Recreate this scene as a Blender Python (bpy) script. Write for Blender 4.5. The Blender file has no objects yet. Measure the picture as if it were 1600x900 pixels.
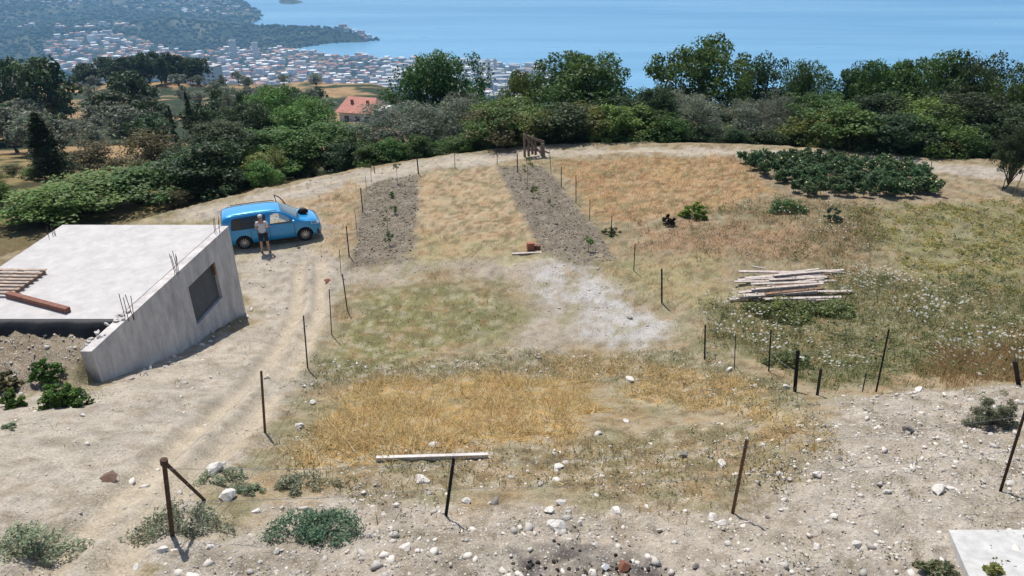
import bpy, bmesh, math, random
import numpy as np
from mathutils import Vector, Matrix, Euler

# ------------------------------------------------------------------ camera, sky, sun, exposure
SC = bpy.context.scene
COL = SC.collection
R = math.radians
CAM = np.array([0.0, 0.0, 12.0])
PITCH = R(27.4)
FPX = 1101.0
cd = bpy.data.cameras.new('camera'); cam = bpy.data.objects.new('camera', cd); COL.objects.link(cam)
cam.location = CAM; cam.rotation_euler = (math.pi/2 - PITCH, 0, 0)
cd.sensor_width = 36.0; cd.lens = 36.0*FPX/1600.0; cd.clip_start = 0.1; cd.clip_end = 90000
SC.camera = cam
SUN_EL, SUN_AZ = R(62), R(-25)          # azimuth clockwise from +Y
w = bpy.data.worlds.new('World'); SC.world = w; w.use_nodes = True
nt = w.node_tree; bg = nt.nodes['Background']
sky = nt.nodes.new('ShaderNodeTexSky'); sky.sky_type = 'NISHITA'; sky.sun_disc = False
sky.sun_elevation = SUN_EL; sky.sun_rotation = SUN_AZ; sky.altitude = 400
nt.links.new(sky.outputs[0], bg.inputs[0]); bg.inputs[1].default_value = 0.13
sl = bpy.data.lights.new('sun', 'SUN'); sl.energy = 4.6; sl.angle = R(0.5); sl.color = (1.0, 0.95, 0.88)
so = bpy.data.objects.new('sun', sl); COL.objects.link(so)
sd_ = Vector((math.sin(SUN_AZ)*math.cos(SUN_EL), math.cos(SUN_AZ)*math.cos(SUN_EL), math.sin(SUN_EL)))
so.rotation_euler = sd_.to_track_quat('Z', 'Y').to_euler()
vs = SC.view_settings
vs.view_transform = 'Standard'; vs.look = 'None'; vs.exposure = 0.25; vs.gamma = 1.0; vs.use_curve_mapping = False
SC.render.engine = 'CYCLES'
SC.cycles.use_denoising = True
SC.cycles.max_bounces = 6; SC.cycles.diffuse_bounces = 3; SC.cycles.glossy_bounces = 3
SC.cycles.transmission_bounces = 4; SC.cycles.transparent_max_bounces = 8; SC.cycles.volume_bounces = 0

rng = np.random.default_rng(7)
random.seed(7)

# ------------------------------------------------------------------ helpers
def lin(c):
    c = np.asarray(c, dtype=float)
    return np.where(c <= 0.04045, c/12.92, ((c+0.055)/1.055)**2.4)

ALB = 0.70                                   # lit picture colour -> base colour
def alb(c): return lin(c)*ALB

def ray(u, v):
    t = (450.0-v)/FPX
    return np.array([(u-800.0)/FPX, math.cos(PITCH)+t*math.sin(PITCH), -math.sin(PITCH)+t*math.cos(PITCH)])
def at_z(u, v, z):
    d = ray(u, v); s = (z-CAM[2])/d[2]; return CAM+d*s
def at_y(u, v, y):
    d = ray(u, v); s = y/d[1]; return CAM+d*s
def at_x(u, v, x):
    d = ray(u, v); s = x/d[0]; return CAM+d*s

def _h(ix, iy, seed):
    n = (ix.astype(np.int64)*374761393 + iy.astype(np.int64)*668265263 + seed*1274126177) & 0xffffffff
    n = ((n ^ (n >> 13))*1274126177) & 0xffffffff
    n = (n ^ (n >> 16)) & 0xffffffff
    return n/4294967295.0
def vnoise(x, y, seed=0):
    x = np.asarray(x, float); y = np.asarray(y, float)
    ix = np.floor(x); iy = np.floor(y); fx = x-ix; fy = y-iy
    fx = fx*fx*(3-2*fx); fy = fy*fy*(3-2*fy)
    a = _h(ix, iy, seed); b = _h(ix+1, iy, seed); c = _h(ix, iy+1, seed); d = _h(ix+1, iy+1, seed)
    return (a*(1-fx)+b*fx)*(1-fy)+(c*(1-fx)+d*fx)*fy
def fbm(x, y, seed=0, o=4):
    s = 0; a = 0.5; f = 1.0
    for i in range(o):
        s = s+a*vnoise(x*f, y*f, seed+i*17); a *= 0.5; f *= 2.03
    return s/(1-0.5**o)                      # 0..1
def sstep(a, b, x):
    t = np.clip((np.asarray(x, float)-a)/(b-a), 0, 1); return t*t*(3-2*t)

def np_mesh(name, V, F, mats=(), col=None, mi=None, smooth=False):
    V = np.ascontiguousarray(V, dtype=np.float32); F = np.ascontiguousarray(F, dtype=np.int32)
    me = bpy.data.meshes.new(name); k = F.shape[1]; M = F.shape[0]
    me.vertices.add(len(V)); me.vertices.foreach_set('co', V.ravel())
    me.loops.add(M*k); me.loops.foreach_set('vertex_index', F.ravel())
    me.polygons.add(M); me.polygons.foreach_set('loop_start', np.arange(0, M*k, k, dtype=np.int32))
    if mi is not None: me.polygons.foreach_set('material_index', np.asarray(mi, dtype=np.int32))
    if smooth: me.polygons.foreach_set('use_smooth', np.ones(M, dtype=bool))
    me.update(calc_edges=True)
    if col is not None:
        a = me.color_attributes.new('Col', 'FLOAT_COLOR', 'POINT')
        c = np.ones((len(V), 4), np.float32); c[:, :3] = col; a.data.foreach_set('color', c.ravel())
    for m in mats: me.materials.append(m)
    return me

def py_mesh(name, V, F, mats=(), smooth=False):
    me = bpy.data.meshes.new(name); me.from_pydata([tuple(map(float, v)) for v in V], [], [tuple(f) for f in F]); me.update()
    for m in mats: me.materials.append(m)
    if smooth:
        for p in me.polygons: p.use_smooth = True
    return me

def link(name, me, parent=None, loc=None, rot=None, scale=None):
    o = bpy.data.objects.new(name, me); COL.objects.link(o)
    if parent is not None: o.parent = parent
    if loc is not None: o.location = tuple(loc)
    if rot is not None: o.rotation_euler = tuple(rot)
    if scale is not None: o.scale = tuple(scale)
    return o
def empty(name, loc=(0, 0, 0), rz=0.0):
    o = bpy.data.objects.new(name, None); COL.objects.link(o); o.location = tuple(loc); o.rotation_euler = (0, 0, rz); o.empty_display_size = 0.2
    return o
def tag(o, label=None, cat=None, group=None, kind=None):
    if label: o['label'] = label
    if cat: o['category'] = cat
    if group: o['group'] = group
    if kind: o['kind'] = kind
    return o

class MB:
    """collects shapes for one mesh"""
    def __init__(s): s.V = []; s.F = []
    def add(s, V, F):
        n = len(s.V); s.V += [tuple(v) for v in V]; s.F += [tuple(i+n for i in f) for f in F]; return s
    def box(s, lo, hi, M=None):
        x0, y0, z0 = lo; x1, y1, z1 = hi
        V = [(x0, y0, z0), (x1, y0, z0), (x1, y1, z0), (x0, y1, z0), (x0, y0, z1), (x1, y0, z1), (x1, y1, z1), (x0, y1, z1)]
        if M is not None: V = [tuple(M @ Vector(v)) for v in V]
        return s.add(V, [(0, 3, 2, 1), (4, 5, 6, 7), (0, 1, 5, 4), (1, 2, 6, 5), (2, 3, 7, 6), (3, 0, 4, 7)])
    def tube(s, pts, rad, n=6, cap=True):
        pts = [Vector(p) for p in pts]
        if not hasattr(rad, '__len__'): rad = [rad]*len(pts)
        V = []; F = []
        for i, p in enumerate(pts):
            d = (pts[min(i+1, len(pts)-1)]-pts[max(i-1, 0)]).normalized()
            a = d.cross(Vector((0, 0, 1)) if abs(d.z) < 0.9 else Vector((1, 0, 0))).normalized(); b = d.cross(a)
            for k in range(n):
                t = 2*math.pi*k/n; V.append(p+(a*math.cos(t)+b*math.sin(t))*rad[i])
        for i in range(len(pts)-1):
            for k in range(n):
                F.append((i*n+k, i*n+(k+1) % n, (i+1)*n+(k+1) % n, (i+1)*n+k))
        if cap: F += [tuple(range(n))[::-1], tuple(range((len(pts)-1)*n, len(pts)*n))]
        return s.add(V, F)
    def lathe(s, prof, n=20, axis='Y', c=(0, 0, 0)):
        V = []; F = []; m = len(prof)
        for k in range(n):
            t = 2*math.pi*k/n
            for (r, h) in prof:
                p = (r*math.cos(t), h, r*math.sin(t)) if axis == 'Y' else (r*math.cos(t), r*math.sin(t), h)
                V.append((p[0]+c[0], p[1]+c[1], p[2]+c[2]))
        for k in range(n):
            for i in range(m-1):
                F.append((k*m+i, k*m+i+1, ((k+1) % n)*m+i+1, ((k+1) % n)*m+i))
        return s.add(V, F)
    def mesh(s, name, mats=(), smooth=False): return py_mesh(name, s.V, s.F, mats, smooth)

# ------------------------------------------------------------------ materials
def newmat(name):
    m = bpy.data.materials.new(name); m.use_nodes = True; n = m.node_tree
    return m, n, n.nodes['Principled BSDF'], n.nodes['Material Output']
def plain(name, c, rough=0.8, spec=0.3, var=0.25, scale=6.0, metal=0.0, bump=0.0, c2=None, coat=0.0, detail=6.0):
    m, n, b, o = newmat(name)
    tc = n.nodes.new('ShaderNodeTexCoord'); no = n.nodes.new('ShaderNodeTexNoise')
    no.inputs['Scale'].default_value = scale; no.inputs['Detail'].default_value = detail; no.inputs['Roughness'].default_value = 0.65
    n.links.new(tc.outputs['Object'], no.inputs['Vector'])
    r = n.nodes.new('ShaderNodeValToRGB'); c = np.asarray(c, float)
    lo = c*(1-var) if c2 is None else np.asarray(c2, float); hi = np.clip(c*(1+var), 0, 1)
    r.color_ramp.elements[0].position = 0.32; r.color_ramp.elements[1].position = 0.68
    r.color_ramp.elements[0].color = (*lo, 1); r.color_ramp.elements[1].color = (*hi, 1)
    n.links.new(no.outputs['Fac'], r.inputs[0]); n.links.new(r.outputs[0], b.inputs['Base Color'])
    b.inputs['Roughness'].default_value = rough; b.inputs['Specular IOR Level'].default_value = spec; b.inputs['Metallic'].default_value = metal
    b.inputs['Coat Weight'].default_value = coat; b.inputs['Coat Roughness'].default_value = 0.08
    if bump:
        bp = n.nodes.new('ShaderNodeBump'); bp.inputs['Strength'].default_value = bump; bp.inputs['Distance'].default_value = 0.02
        n.links.new(no.outputs['Fac'], bp.inputs['Height']); n.links.new(bp.outputs[0], b.inputs['Normal'])
    return m
def foliage(name, gain=1.0, trans=0.35, hue=0.03, rough=0.55):
    """leaf colour from the mesh's own colour layer, a little different for every plant; lets light through"""
    m, n, b, o = newmat(name)
    a = n.nodes.new('ShaderNodeAttribute'); a.attribute_name = 'Col'
    oi = n.nodes.new('ShaderNodeObjectInfo')
    mr = n.nodes.new('ShaderNodeMapRange'); mr.inputs[3].default_value = 0.5-hue; mr.inputs[4].default_value = 0.5+hue
    mv = n.nodes.new('ShaderNodeMapRange'); mv.inputs[3].default_value = 0.75*gain; mv.inputs[4].default_value = 1.2*gain
    ma = n.nodes.new('ShaderNodeMath'); ma.operation = 'MULTIPLY'; ma.inputs[1].default_value = 7.31
    fr = n.nodes.new('ShaderNodeMath'); fr.operation = 'FRACT'
    n.links.new(oi.outputs['Random'], mr.inputs[0]); n.links.new(oi.outputs['Random'], ma.inputs[0]); n.links.new(ma.outputs[0], fr.inputs[0]); n.links.new(fr.outputs[0], mv.inputs[0])
    hs = n.nodes.new('ShaderNodeHueSaturation')
    n.links.new(mr.outputs[0], hs.inputs['Hue']); n.links.new(mv.outputs[0], hs.inputs['Value']); n.links.new(a.outputs['Color'], hs.inputs['Color'])
    n.links.new(hs.outputs[0], b.inputs['Base Color']); b.inputs['Roughness'].default_value = rough; b.inputs['Specular IOR Level'].default_value = 0.25
    if trans > 0:
        tr = n.nodes.new('ShaderNodeBsdfTranslucent'); mx = n.nodes.new('ShaderNodeMixShader'); mx.inputs[0].default_value = trans
        n.links.new(hs.outputs[0], tr.inputs[0]); n.links.new(b.outputs[0], mx.inputs[1]); n.links.new(tr.outputs[0], mx.inputs[2]); n.links.new(mx.outputs[0], o.inputs[0])
    return m

M = {}
M['leaf'] = foliage('leaf', 1.0, 0.35)
M['grass'] = foliage('grass_blades', 1.0, 0.45, hue=0.0)
M['bark'] = plain('bark', (0.11, 0.085, 0.06), var=0.4, scale=9, bump=0.6)
M['far_leaf'] = foliage('far_leaf', 1.0, 0.0, hue=0.0, rough=0.8)
M['rust'] = plain('rusty_iron', (0.075, 0.042, 0.028), rough=0.85, var=0.5, scale=25, bump=0.3)
M['darkpost'] = plain('dark_iron', (0.025, 0.022, 0.022), rough=0.8, var=0.4, scale=25)
M['woodpost'] = plain('brown_stake', (0.19, 0.115, 0.065), rough=0.85, var=0.4, scale=18, bump=0.3)
M['greywood'] = plain('weathered_wood', (0.43, 0.37, 0.325), rough=0.9, var=0.28, scale=7, bump=0.4)
M['redwood'] = plain('red_brown_timber', (0.20, 0.085, 0.055), rough=0.8, var=0.3, scale=9, bump=0.3)
M['palletwood'] = plain('pallet_wood', (0.22, 0.13, 0.08), rough=0.85, var=0.4, scale=8, bump=0.4)
M['slatwood'] = plain('pallet_slat', (0.34, 0.26, 0.20), var=0.35, scale=6, bump=0.4)
M['stone'] = plain('limestone', (0.56, 0.525, 0.475), rough=0.9, var=0.35, scale=7, bump=0.5)
M['dark_stone'] = plain('dark_stone', (0.20, 0.18, 0.16), rough=0.9, var=0.35, scale=7, bump=0.5)

# ------------------------------------------------------------------ the lie of the land
EX = [-60, -30, -22, -17.8, -13.7, -8.8, 0, 8, 17, 23, 30, 45]
EY = [20, 22, 25.5, 30.5, 35.5, 39.8, 43.3, 44.5, 43.5, 41, 39.5, 36]
NEAR_X = [-16, -9, -3, 2, 7.5, 13, 20]
YS = [-4, 0, 4, 6, 8, 10, 12, 13.7, 15.5, 17, 18.8, 21, 24, 30, 46]
NEAR_Z = np.array([
 [8.6, 7.6, 6.3, 5.6, 4.8, 3.95, 3.1, 2.40, 1.70, 1.15, 0.65, 0.12, -0.10, -0.35, -0.9],
 [8.6, 7.6, 6.3, 5.6, 4.8, 3.95, 3.1, 2.40, 1.70, 1.15, 0.65, 0.12, -0.10, -0.35, -0.9],
 [8.2, 7.2, 6.0, 5.25, 4.3, 3.45, 2.6, 1.90, 1.15, 0.62, 0.18, 0.02, 0.0, -0.15, -0.6],
 [8.0, 7.0, 5.75, 5.2, 4.25, 3.35, 2.5, 1.75, 0.98, 0.42, 0.08, 0.0, 0.0, -0.12, -0.5],
 [7.8, 6.8, 5.6, 5.1, 4.5, 3.75, 2.9, 2.15, 1.40, 0.90, 0.50, 0.28, 0.15, 0.0, -0.5],
 [7.6, 6.6, 5.5, 5.0, 4.55, 4.15, 3.55, 2.45, 1.75, 1.30, 0.90, 0.55, 0.30, 0.1, -0.5],
 [7.6, 6.6, 5.5, 5.0, 4.6, 4.25, 3.7, 2.60, 1.85, 1.40, 1.0, 0.60, 0.35, 0.1, -0.5]])
FARY = [0, 45, 60, 90, 130, 200, 290, 335, 450, 900, 1500, 2000, 2300, 2600, 60000]
FARL = [4, -3.2, -8.0, -13.8, -21, -33.5, -45.5, -56, -105, -310, -440, -474, -486, -520, -560]
FARR = [4, -4.0, -10, -22, -38, -66, -100, -118, -165, -345, -488, -520, -530, -540, -560]
def g(x, y):
    x = np.asarray(x, float); y = np.asarray(y, float)
    cols = np.stack([np.interp(y, YS, row) for row in NEAR_Z], 0)
    xc = np.clip(x, NEAR_X[0], NEAR_X[-1]); k = np.clip(np.searchsorted(NEAR_X, xc)-1, 0, len(NEAR_X)-2)
    nx = np.asarray(NEAR_X, float); f = (xc-nx[k])/(nx[k+1]-nx[k]); f = f*f*(3-2*f)
    flat = cols.reshape(len(NEAR_X), -1); idx = np.arange(flat.shape[1]); kk = k.ravel(); ff = f.ravel()
    zn = (flat[kk, idx]*(1-ff)+flat[kk+1, idx]*ff).reshape(y.shape)
    # earth heaped against the near end of the concrete room
    m = sstep(-9.74, -9.94, x)*sstep(12.4, 13.9, y)*sstep(15.6, 15.2, y); zn = zn*(1-m)+np.maximum(zn, 3.02)*m
    e = np.interp(x, EX, EY); r = x/np.maximum(y, 20.0)
    fl = np.interp(y, FARY, FARL); fr = np.interp(y, FARY, FARR); wl = sstep(0.05, -0.20, r)
    zf = fr*(1-wl)+fl*wl
    b = sstep(0, 13, y-e)
    bank = -0.42*np.clip(y-e, 0, 3.0)
    return (zn+bank)*(1-b)+zf*b
def g1(x, y): return float(g(np.array([x]), np.array([y]))[0])
_S = np.concatenate([np.arange(4, 70, 0.04), np.arange(70, 420, 0.4)])
def P(u, v):
    d = ray(u, v); p = CAM[None, :]+d[None, :]*_S[:, None]
    i = int(np.argmax(p[:, 2] < g(p[:, 0], p[:, 1])))
    q = p[i]; return np.array([q[0], q[1], g1(q[0], q[1])])
def pxm(q):                                   # metres per picture pixel at a point
    return ((q[1]-CAM[1])*math.cos(PITCH)+(CAM[2]-q[2])*math.sin(PITCH))/FPX

def seg_dist(x, y, ax, ay, bx, by):
    dx, dy = bx-ax, by-ay; L = dx*dx+dy*dy+1e-9
    t = np.clip(((x-ax)*dx+(y-ay)*dy)/L, 0, 1)
    return np.hypot(x-(ax+t*dx), y-(ay+t*dy))
def poly_sd(x, y, poly):                      # > 0 inside
    d = np.full(x.shape, 1e9); ins = np.zeros(x.shape, bool); n = len(poly)
    for i in range(n):
        ax, ay = poly[i][:2]; bx, by = poly[(i+1) % n][:2]
        d = np.minimum(d, seg_dist(x, y, ax, ay, bx, by))
        if ay != by:
            c = ((ay > y) != (by > y)) & (x < (bx-ax)*(y-ay)/(by-ay)+ax); ins ^= c
    return np.where(ins, d, -d)
def line_d(x, y, pts):
    d = np.full(x.shape, 1e9)
    for a, b in zip(pts[:-1], pts[1:]): d = np.minimum(d, seg_dist(x, y, a[0], a[1], b[0], b[1]))
    return d
def gp(pix): return [P(*q)[:2] for q in pix]

# ground zones: outline, softness (m), colour as the lit ground shows it
Z = {}
def zone(name, pix, soft, c, amt=1.0): Z[name] = (gp(pix), soft, np.array(c), amt)
zone('road', [(-150, 640), (130, 605), (385, 507), (372, 400), (350, 345), (235, 348), (420, 300), (560, 266), (700, 246), (820, 236), (1000, 231), (1200, 233), (1400, 249), (1640, 268), (1640, 290), (1400, 263), (1200, 246), (1000, 240), (820, 248), (720, 262), (640, 272), (575, 290), (500, 310), (515, 370), (535, 430), (515, 520), (480, 580), (455, 640), (430, 700), (330, 770), (250, 860), (200, 990), (-150, 990)], 0.5, (0.785, 0.74, 0.675))
zone('loop', [(430, 318), (500, 303), (565, 284), (562, 330), (548, 395), (505, 398), (508, 345)], 0.5, (0.75, 0.645, 0.50), 0.9)
zone('soil', [(180, 990), (250, 872), (420, 790), (560, 770), (700, 800), (850, 775), (1000, 800), (1150, 780), (1230, 700), (1300, 640), (1380, 612), (1640, 600), (1640, 990)], 0.35, (0.765, 0.72, 0.66))
zone('weeds', [(455, 640), (540, 700), (900, 690), (1180, 650), (1280, 660), (1220, 760), (1100, 790), (900, 770), (600, 775), (420, 740)], 0.4, (0.60, 0.54, 0.40), 0.75)
zone('banktop', [(490, 560), (640, 565), (760, 545), (1060, 545), (1230, 590), (1260, 640), (1180, 650), (930, 590), (600, 600), (500, 620), (460, 640)], 0.35, (0.55, 0.52, 0.39), 0.85)
zone('straw', [(505, 615), (600, 598), (760, 588), (905, 588), (930, 640), (900, 682), (760, 708), (640, 705), (470, 742), (440, 725), (500, 680)], 0.3, (0.81, 0.67, 0.44))
zone('straw2', [(965, 600), (1000, 575), (1130, 583), (1190, 602), (1240, 690), (1190, 690), (1150, 640), (1010, 640)], 0.3, (0.80, 0.66, 0.44), 0.8)
zone('straw3', [(880, 560), (990, 560), (1000, 585), (870, 585)], 0.3, (0.77, 0.64, 0.46), 0.7)
zone('pad', [(850, 405), (900, 420), (960, 450), (1025, 490), (1045, 525), (1010, 548), (830, 549), (790, 530), (830, 480), (780, 430), (700, 420), (600, 440), (545, 440), (555, 417), (650, 408), (760, 400)], 0.6, (0.715, 0.665, 0.59))
zone('gravel', [(850, 408), (905, 425), (975, 455), (1020, 490), (1030, 528), (950, 548), (905, 500), (870, 450)], 0.7, (0.80, 0.785, 0.765), 1.0)
zone('green', [(545, 460), (640, 462), (700, 452), (800, 468), (830, 488), (800, 512), (765, 545), (640, 568), (520, 572), (497, 560), (530, 500)], 0.5, (0.54, 0.535, 0.35), 0.85)
zone('bedleft', [(585, 283), (655, 274), (655, 330), (652, 402), (640, 411), (545, 418), (560, 350), (568, 300)], 0.15, (0.50, 0.455, 0.39))
zone('bedright', [(775, 262), (850, 260), (885, 300), (968, 408), (900, 417), (845, 395), (800, 315)], 0.15, (0.50, 0.455, 0.39))
zone('strip', [(657, 274), (773, 262), (798, 312), (842, 392), (760, 400), (655, 406)], 0.2, (0.77, 0.68, 0.54), 0.95)
zone('stripgreen', [(655, 370), (760, 375), (830, 380), (850, 400), (760, 405), (655, 410)], 0.6, (0.70, 0.655, 0.48), 0.8)
zone('field', [(865, 252), (1150, 244), (1215, 300), (1130, 325), (1000, 345), (935, 345)], 0.4, (0.755, 0.625, 0.46))
zone('redfield', [(975, 362), (1090, 345), (1240, 350), (1375, 378), (1350, 402), (1100, 398), (985, 392)], 0.6, (0.66, 0.54, 0.42), 0.9)
zone('patch', [(1150, 246), (1250, 243), (1490, 292), (1475, 318), (1330, 312), (1230, 312)], 0.5, (0.61, 0.55, 0.46))
zone('yellow', [(1335, 325), (1640, 312), (1640, 470), (1450, 442), (1385, 400)], 0.5, (0.57, 0.55, 0.37))
zone('flower', [(1085, 520), (1150, 470), (1330, 430), (1640, 450), (1640, 585), (1380, 603), (1260, 598), (1120, 562)], 0.5, (0.50, 0.48, 0.33), 0.9)
zone('yellowgreen', [(950, 405), (1120, 400), (1145, 460), (1050, 475), (970, 440)], 0.6, (0.68, 0.63, 0.45), 0.85)
zone('rough', [(1100, 330), (1230, 310), (1340, 320), (1390, 390), (1300, 420), (1240, 400), (1240, 352)], 0.5, (0.57, 0.50, 0.37), 0.8)
zone('brown', [(1430, 575), (1640, 520), (1640, 596), (1450, 604)], 0.4, (0.68, 0.57, 0.43), 0.9)
zone('burnt', [(820, 872), (900, 862), (970, 880), (1000, 899), (830, 899)], 0.35, (0.30, 0.28, 0.28), 0.85)
zone('heap', [(-120, 512), (175, 508), (140, 560), (150, 600), (-120, 640)], 0.2, (0.60, 0.54, 0.46))
zone('rubble', [(540, 800), (700, 785), (850, 770), (1000, 790), (1180, 780), (1260, 800), (1230, 850), (1000, 850), (840, 850), (560, 850)], 0.3, (0.74, 0.68, 0.60), 0.3)
zone('verge', [(0, 395), (100, 350), (350, 345), (520, 385), (380, 402), (340, 370)], 0.5, (0.70, 0.65, 0.49), 0.5)
TRACKS = [gp(t) for t in (
    [(60, 899), (150, 820), (300, 680), (400, 590), (462, 490), (470, 410)],
    [(180, 880), (230, 810), (390, 660), (440, 590), (500, 480), (500, 410)],
    [(300, 332), (450, 300), (580, 270), (720, 252), (840, 243), (1000, 236), (1200, 240)])]
def zw(name, x, y, wob=None):
    poly, soft, c, amt = Z[name]
    if wob is None: wob = (fbm(x*0.9, y*0.9, 5, 4)-0.5)
    return sstep(-soft, soft, poly_sd(x, y, poly)+wob*soft*4.5+(vnoise(x*5.3, y*5.3, 88)-.5)*soft*1.4)*amt

# ------------------------------------------------------------------ near ground
def ground_material():
    m, n, b, o = newmat('ground_soil'); N = n.nodes; L = n.links
    a = N.new('ShaderNodeAttribute'); a.attribute_name = 'Col'
    st = N.new('ShaderNodeAttribute'); st.attribute_name = 'stony'
    tc = N.new('ShaderNodeTexCoord')
    def noise(sc, det=5, rough=0.7):
        q = N.new('ShaderNodeTexNoise'); q.inputs['Scale'].default_value = sc; q.inputs['Detail'].default_value = det; q.inputs['Roughness'].default_value = rough
        L.new(tc.outputs['Object'], q.inputs['Vector']); return q
    n1 = noise(2.2, 8, 0.75); n2 = noise(26, 4, 0.7)
    def rng_(src, lo, hi, a0=0.3, a1=0.7):
        q = N.new('ShaderNodeMapRange'); q.inputs[1].default_value = a0; q.inputs[2].default_value = a1; q.inputs[3].default_value = lo; q.inputs[4].default_value = hi; L.new(src, q.inputs[0]); return q.outputs[0]
    v1 = N.new('ShaderNodeMath'); v1.operation = 'MULTIPLY'; L.new(rng_(n1.outputs['Fac'], 0.74, 1.20), v1.inputs[0]); L.new(rng_(n2.outputs['Fac'], 0.62, 1.28), v1.inputs[1])
    sc = N.new('ShaderNodeVectorMath'); sc.operation = 'SCALE'; L.new(a.outputs['Color'], sc.inputs[0]); L.new(v1.outputs[0], sc.inputs['Scale'])
    # pebbles
    vo = N.new('ShaderNodeTexVoronoi'); vo.inputs['Scale'].default_value = 17; vo.inputs['Randomness'].default_value = 1; L.new(tc.outputs['Object'], vo.inputs['Vector'])
    vo2 = N.new('ShaderNodeTexVoronoi'); vo2.inputs['Scale'].default_value = 38; L.new(tc.outputs['Object'], vo2.inputs['Vector'])
    def peb(v, thr):
        sx = N.new('ShaderNodeSeparateColor'); L.new(v.outputs['Color'], sx.inputs[0])
        pick = N.new('ShaderNodeMath'); pick.operation = 'GREATER_THAN'; pick.inputs[1].default_value = 0.72; L.new(sx.outputs[0], pick.inputs[0])
        near = rng_(v.outputs['Distance'], 1.0, 0.0, thr*0.6, thr)
        p = N.new('ShaderNodeMath'); p.operation = 'MULTIPLY'; L.new(pick.outputs[0], p.inputs[0]); L.new(near, p.inputs[1])
        q = N.new('ShaderNodeMath'); q.operation = 'MULTIPLY'; L.new(p.outputs[0], q.inputs[0]); L.new(st.outputs['Fac'], q.inputs[1])
        return q.outputs[0], sx.outputs[1]
    p1, t1 = peb(vo, 0.42); p2, t2 = peb(vo2, 0.45)
    cr = N.new('ShaderNodeValToRGB'); cr.color_ramp.elements[0].color = (0.22, 0.19, 0.16, 1); cr.color_ramp.elements[1].color = (0.52, 0.48, 0.43, 1); cr.color_ramp.elements[0].position = 0.1; cr.color_ramp.elements[1].position = 0.7; L.new(t1, cr.inputs[0])
    cr2 = N.new('ShaderNodeValToRGB'); cr2.color_ramp.elements[0].color = (0.20, 0.17, 0.14, 1); cr2.color_ramp.elements[1].color = (0.50, 0.46, 0.41, 1); cr2.color_ramp.elements[1].position = 0.7; L.new(t2, cr2.inputs[0])
    mA = N.new('ShaderNodeMix'); mA.data_type = 'RGBA'; L.new(p2, mA.inputs['Factor']); L.new(sc.outputs[0], mA.inputs['A']); L.new(cr2.outputs[0], mA.inputs['B'])
    mB = N.new('ShaderNodeMix'); mB.data_type = 'RGBA'; L.new(p1, mB.inputs['Factor']); L.new(mA.outputs['Result'], mB.inputs['A']); L.new(cr.outputs[0], mB.inputs['B'])
    L.new(mB.outputs['Result'], b.inputs['Base Color']); b.inputs['Roughness'].default_value = 0.95; b.inputs['Specular IOR Level'].default_value = 0.1
    ad = N.new('ShaderNodeMath'); ad.operation = 'ADD'; L.new(p1, ad.inputs[0]); L.new(n2.outputs['Fac'], ad.inputs[1])
    ad2 = N.new('ShaderNodeMath'); ad2.operation = 'ADD'; L.new(ad.outputs[0], ad2.inputs[0]); L.new(n1.outputs['Fac'], ad2.inputs[1])
    bp = N.new('ShaderNodeBump'); bp.inputs['Strength'].default_value = 0.8; bp.inputs['Distance'].default_value = 0.04; L.new(ad2.outputs[0], bp.inputs['Height']); L.new(bp.outputs[0], b.inputs['Normal'])
    return m
M['ground'] = ground_material()

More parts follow.
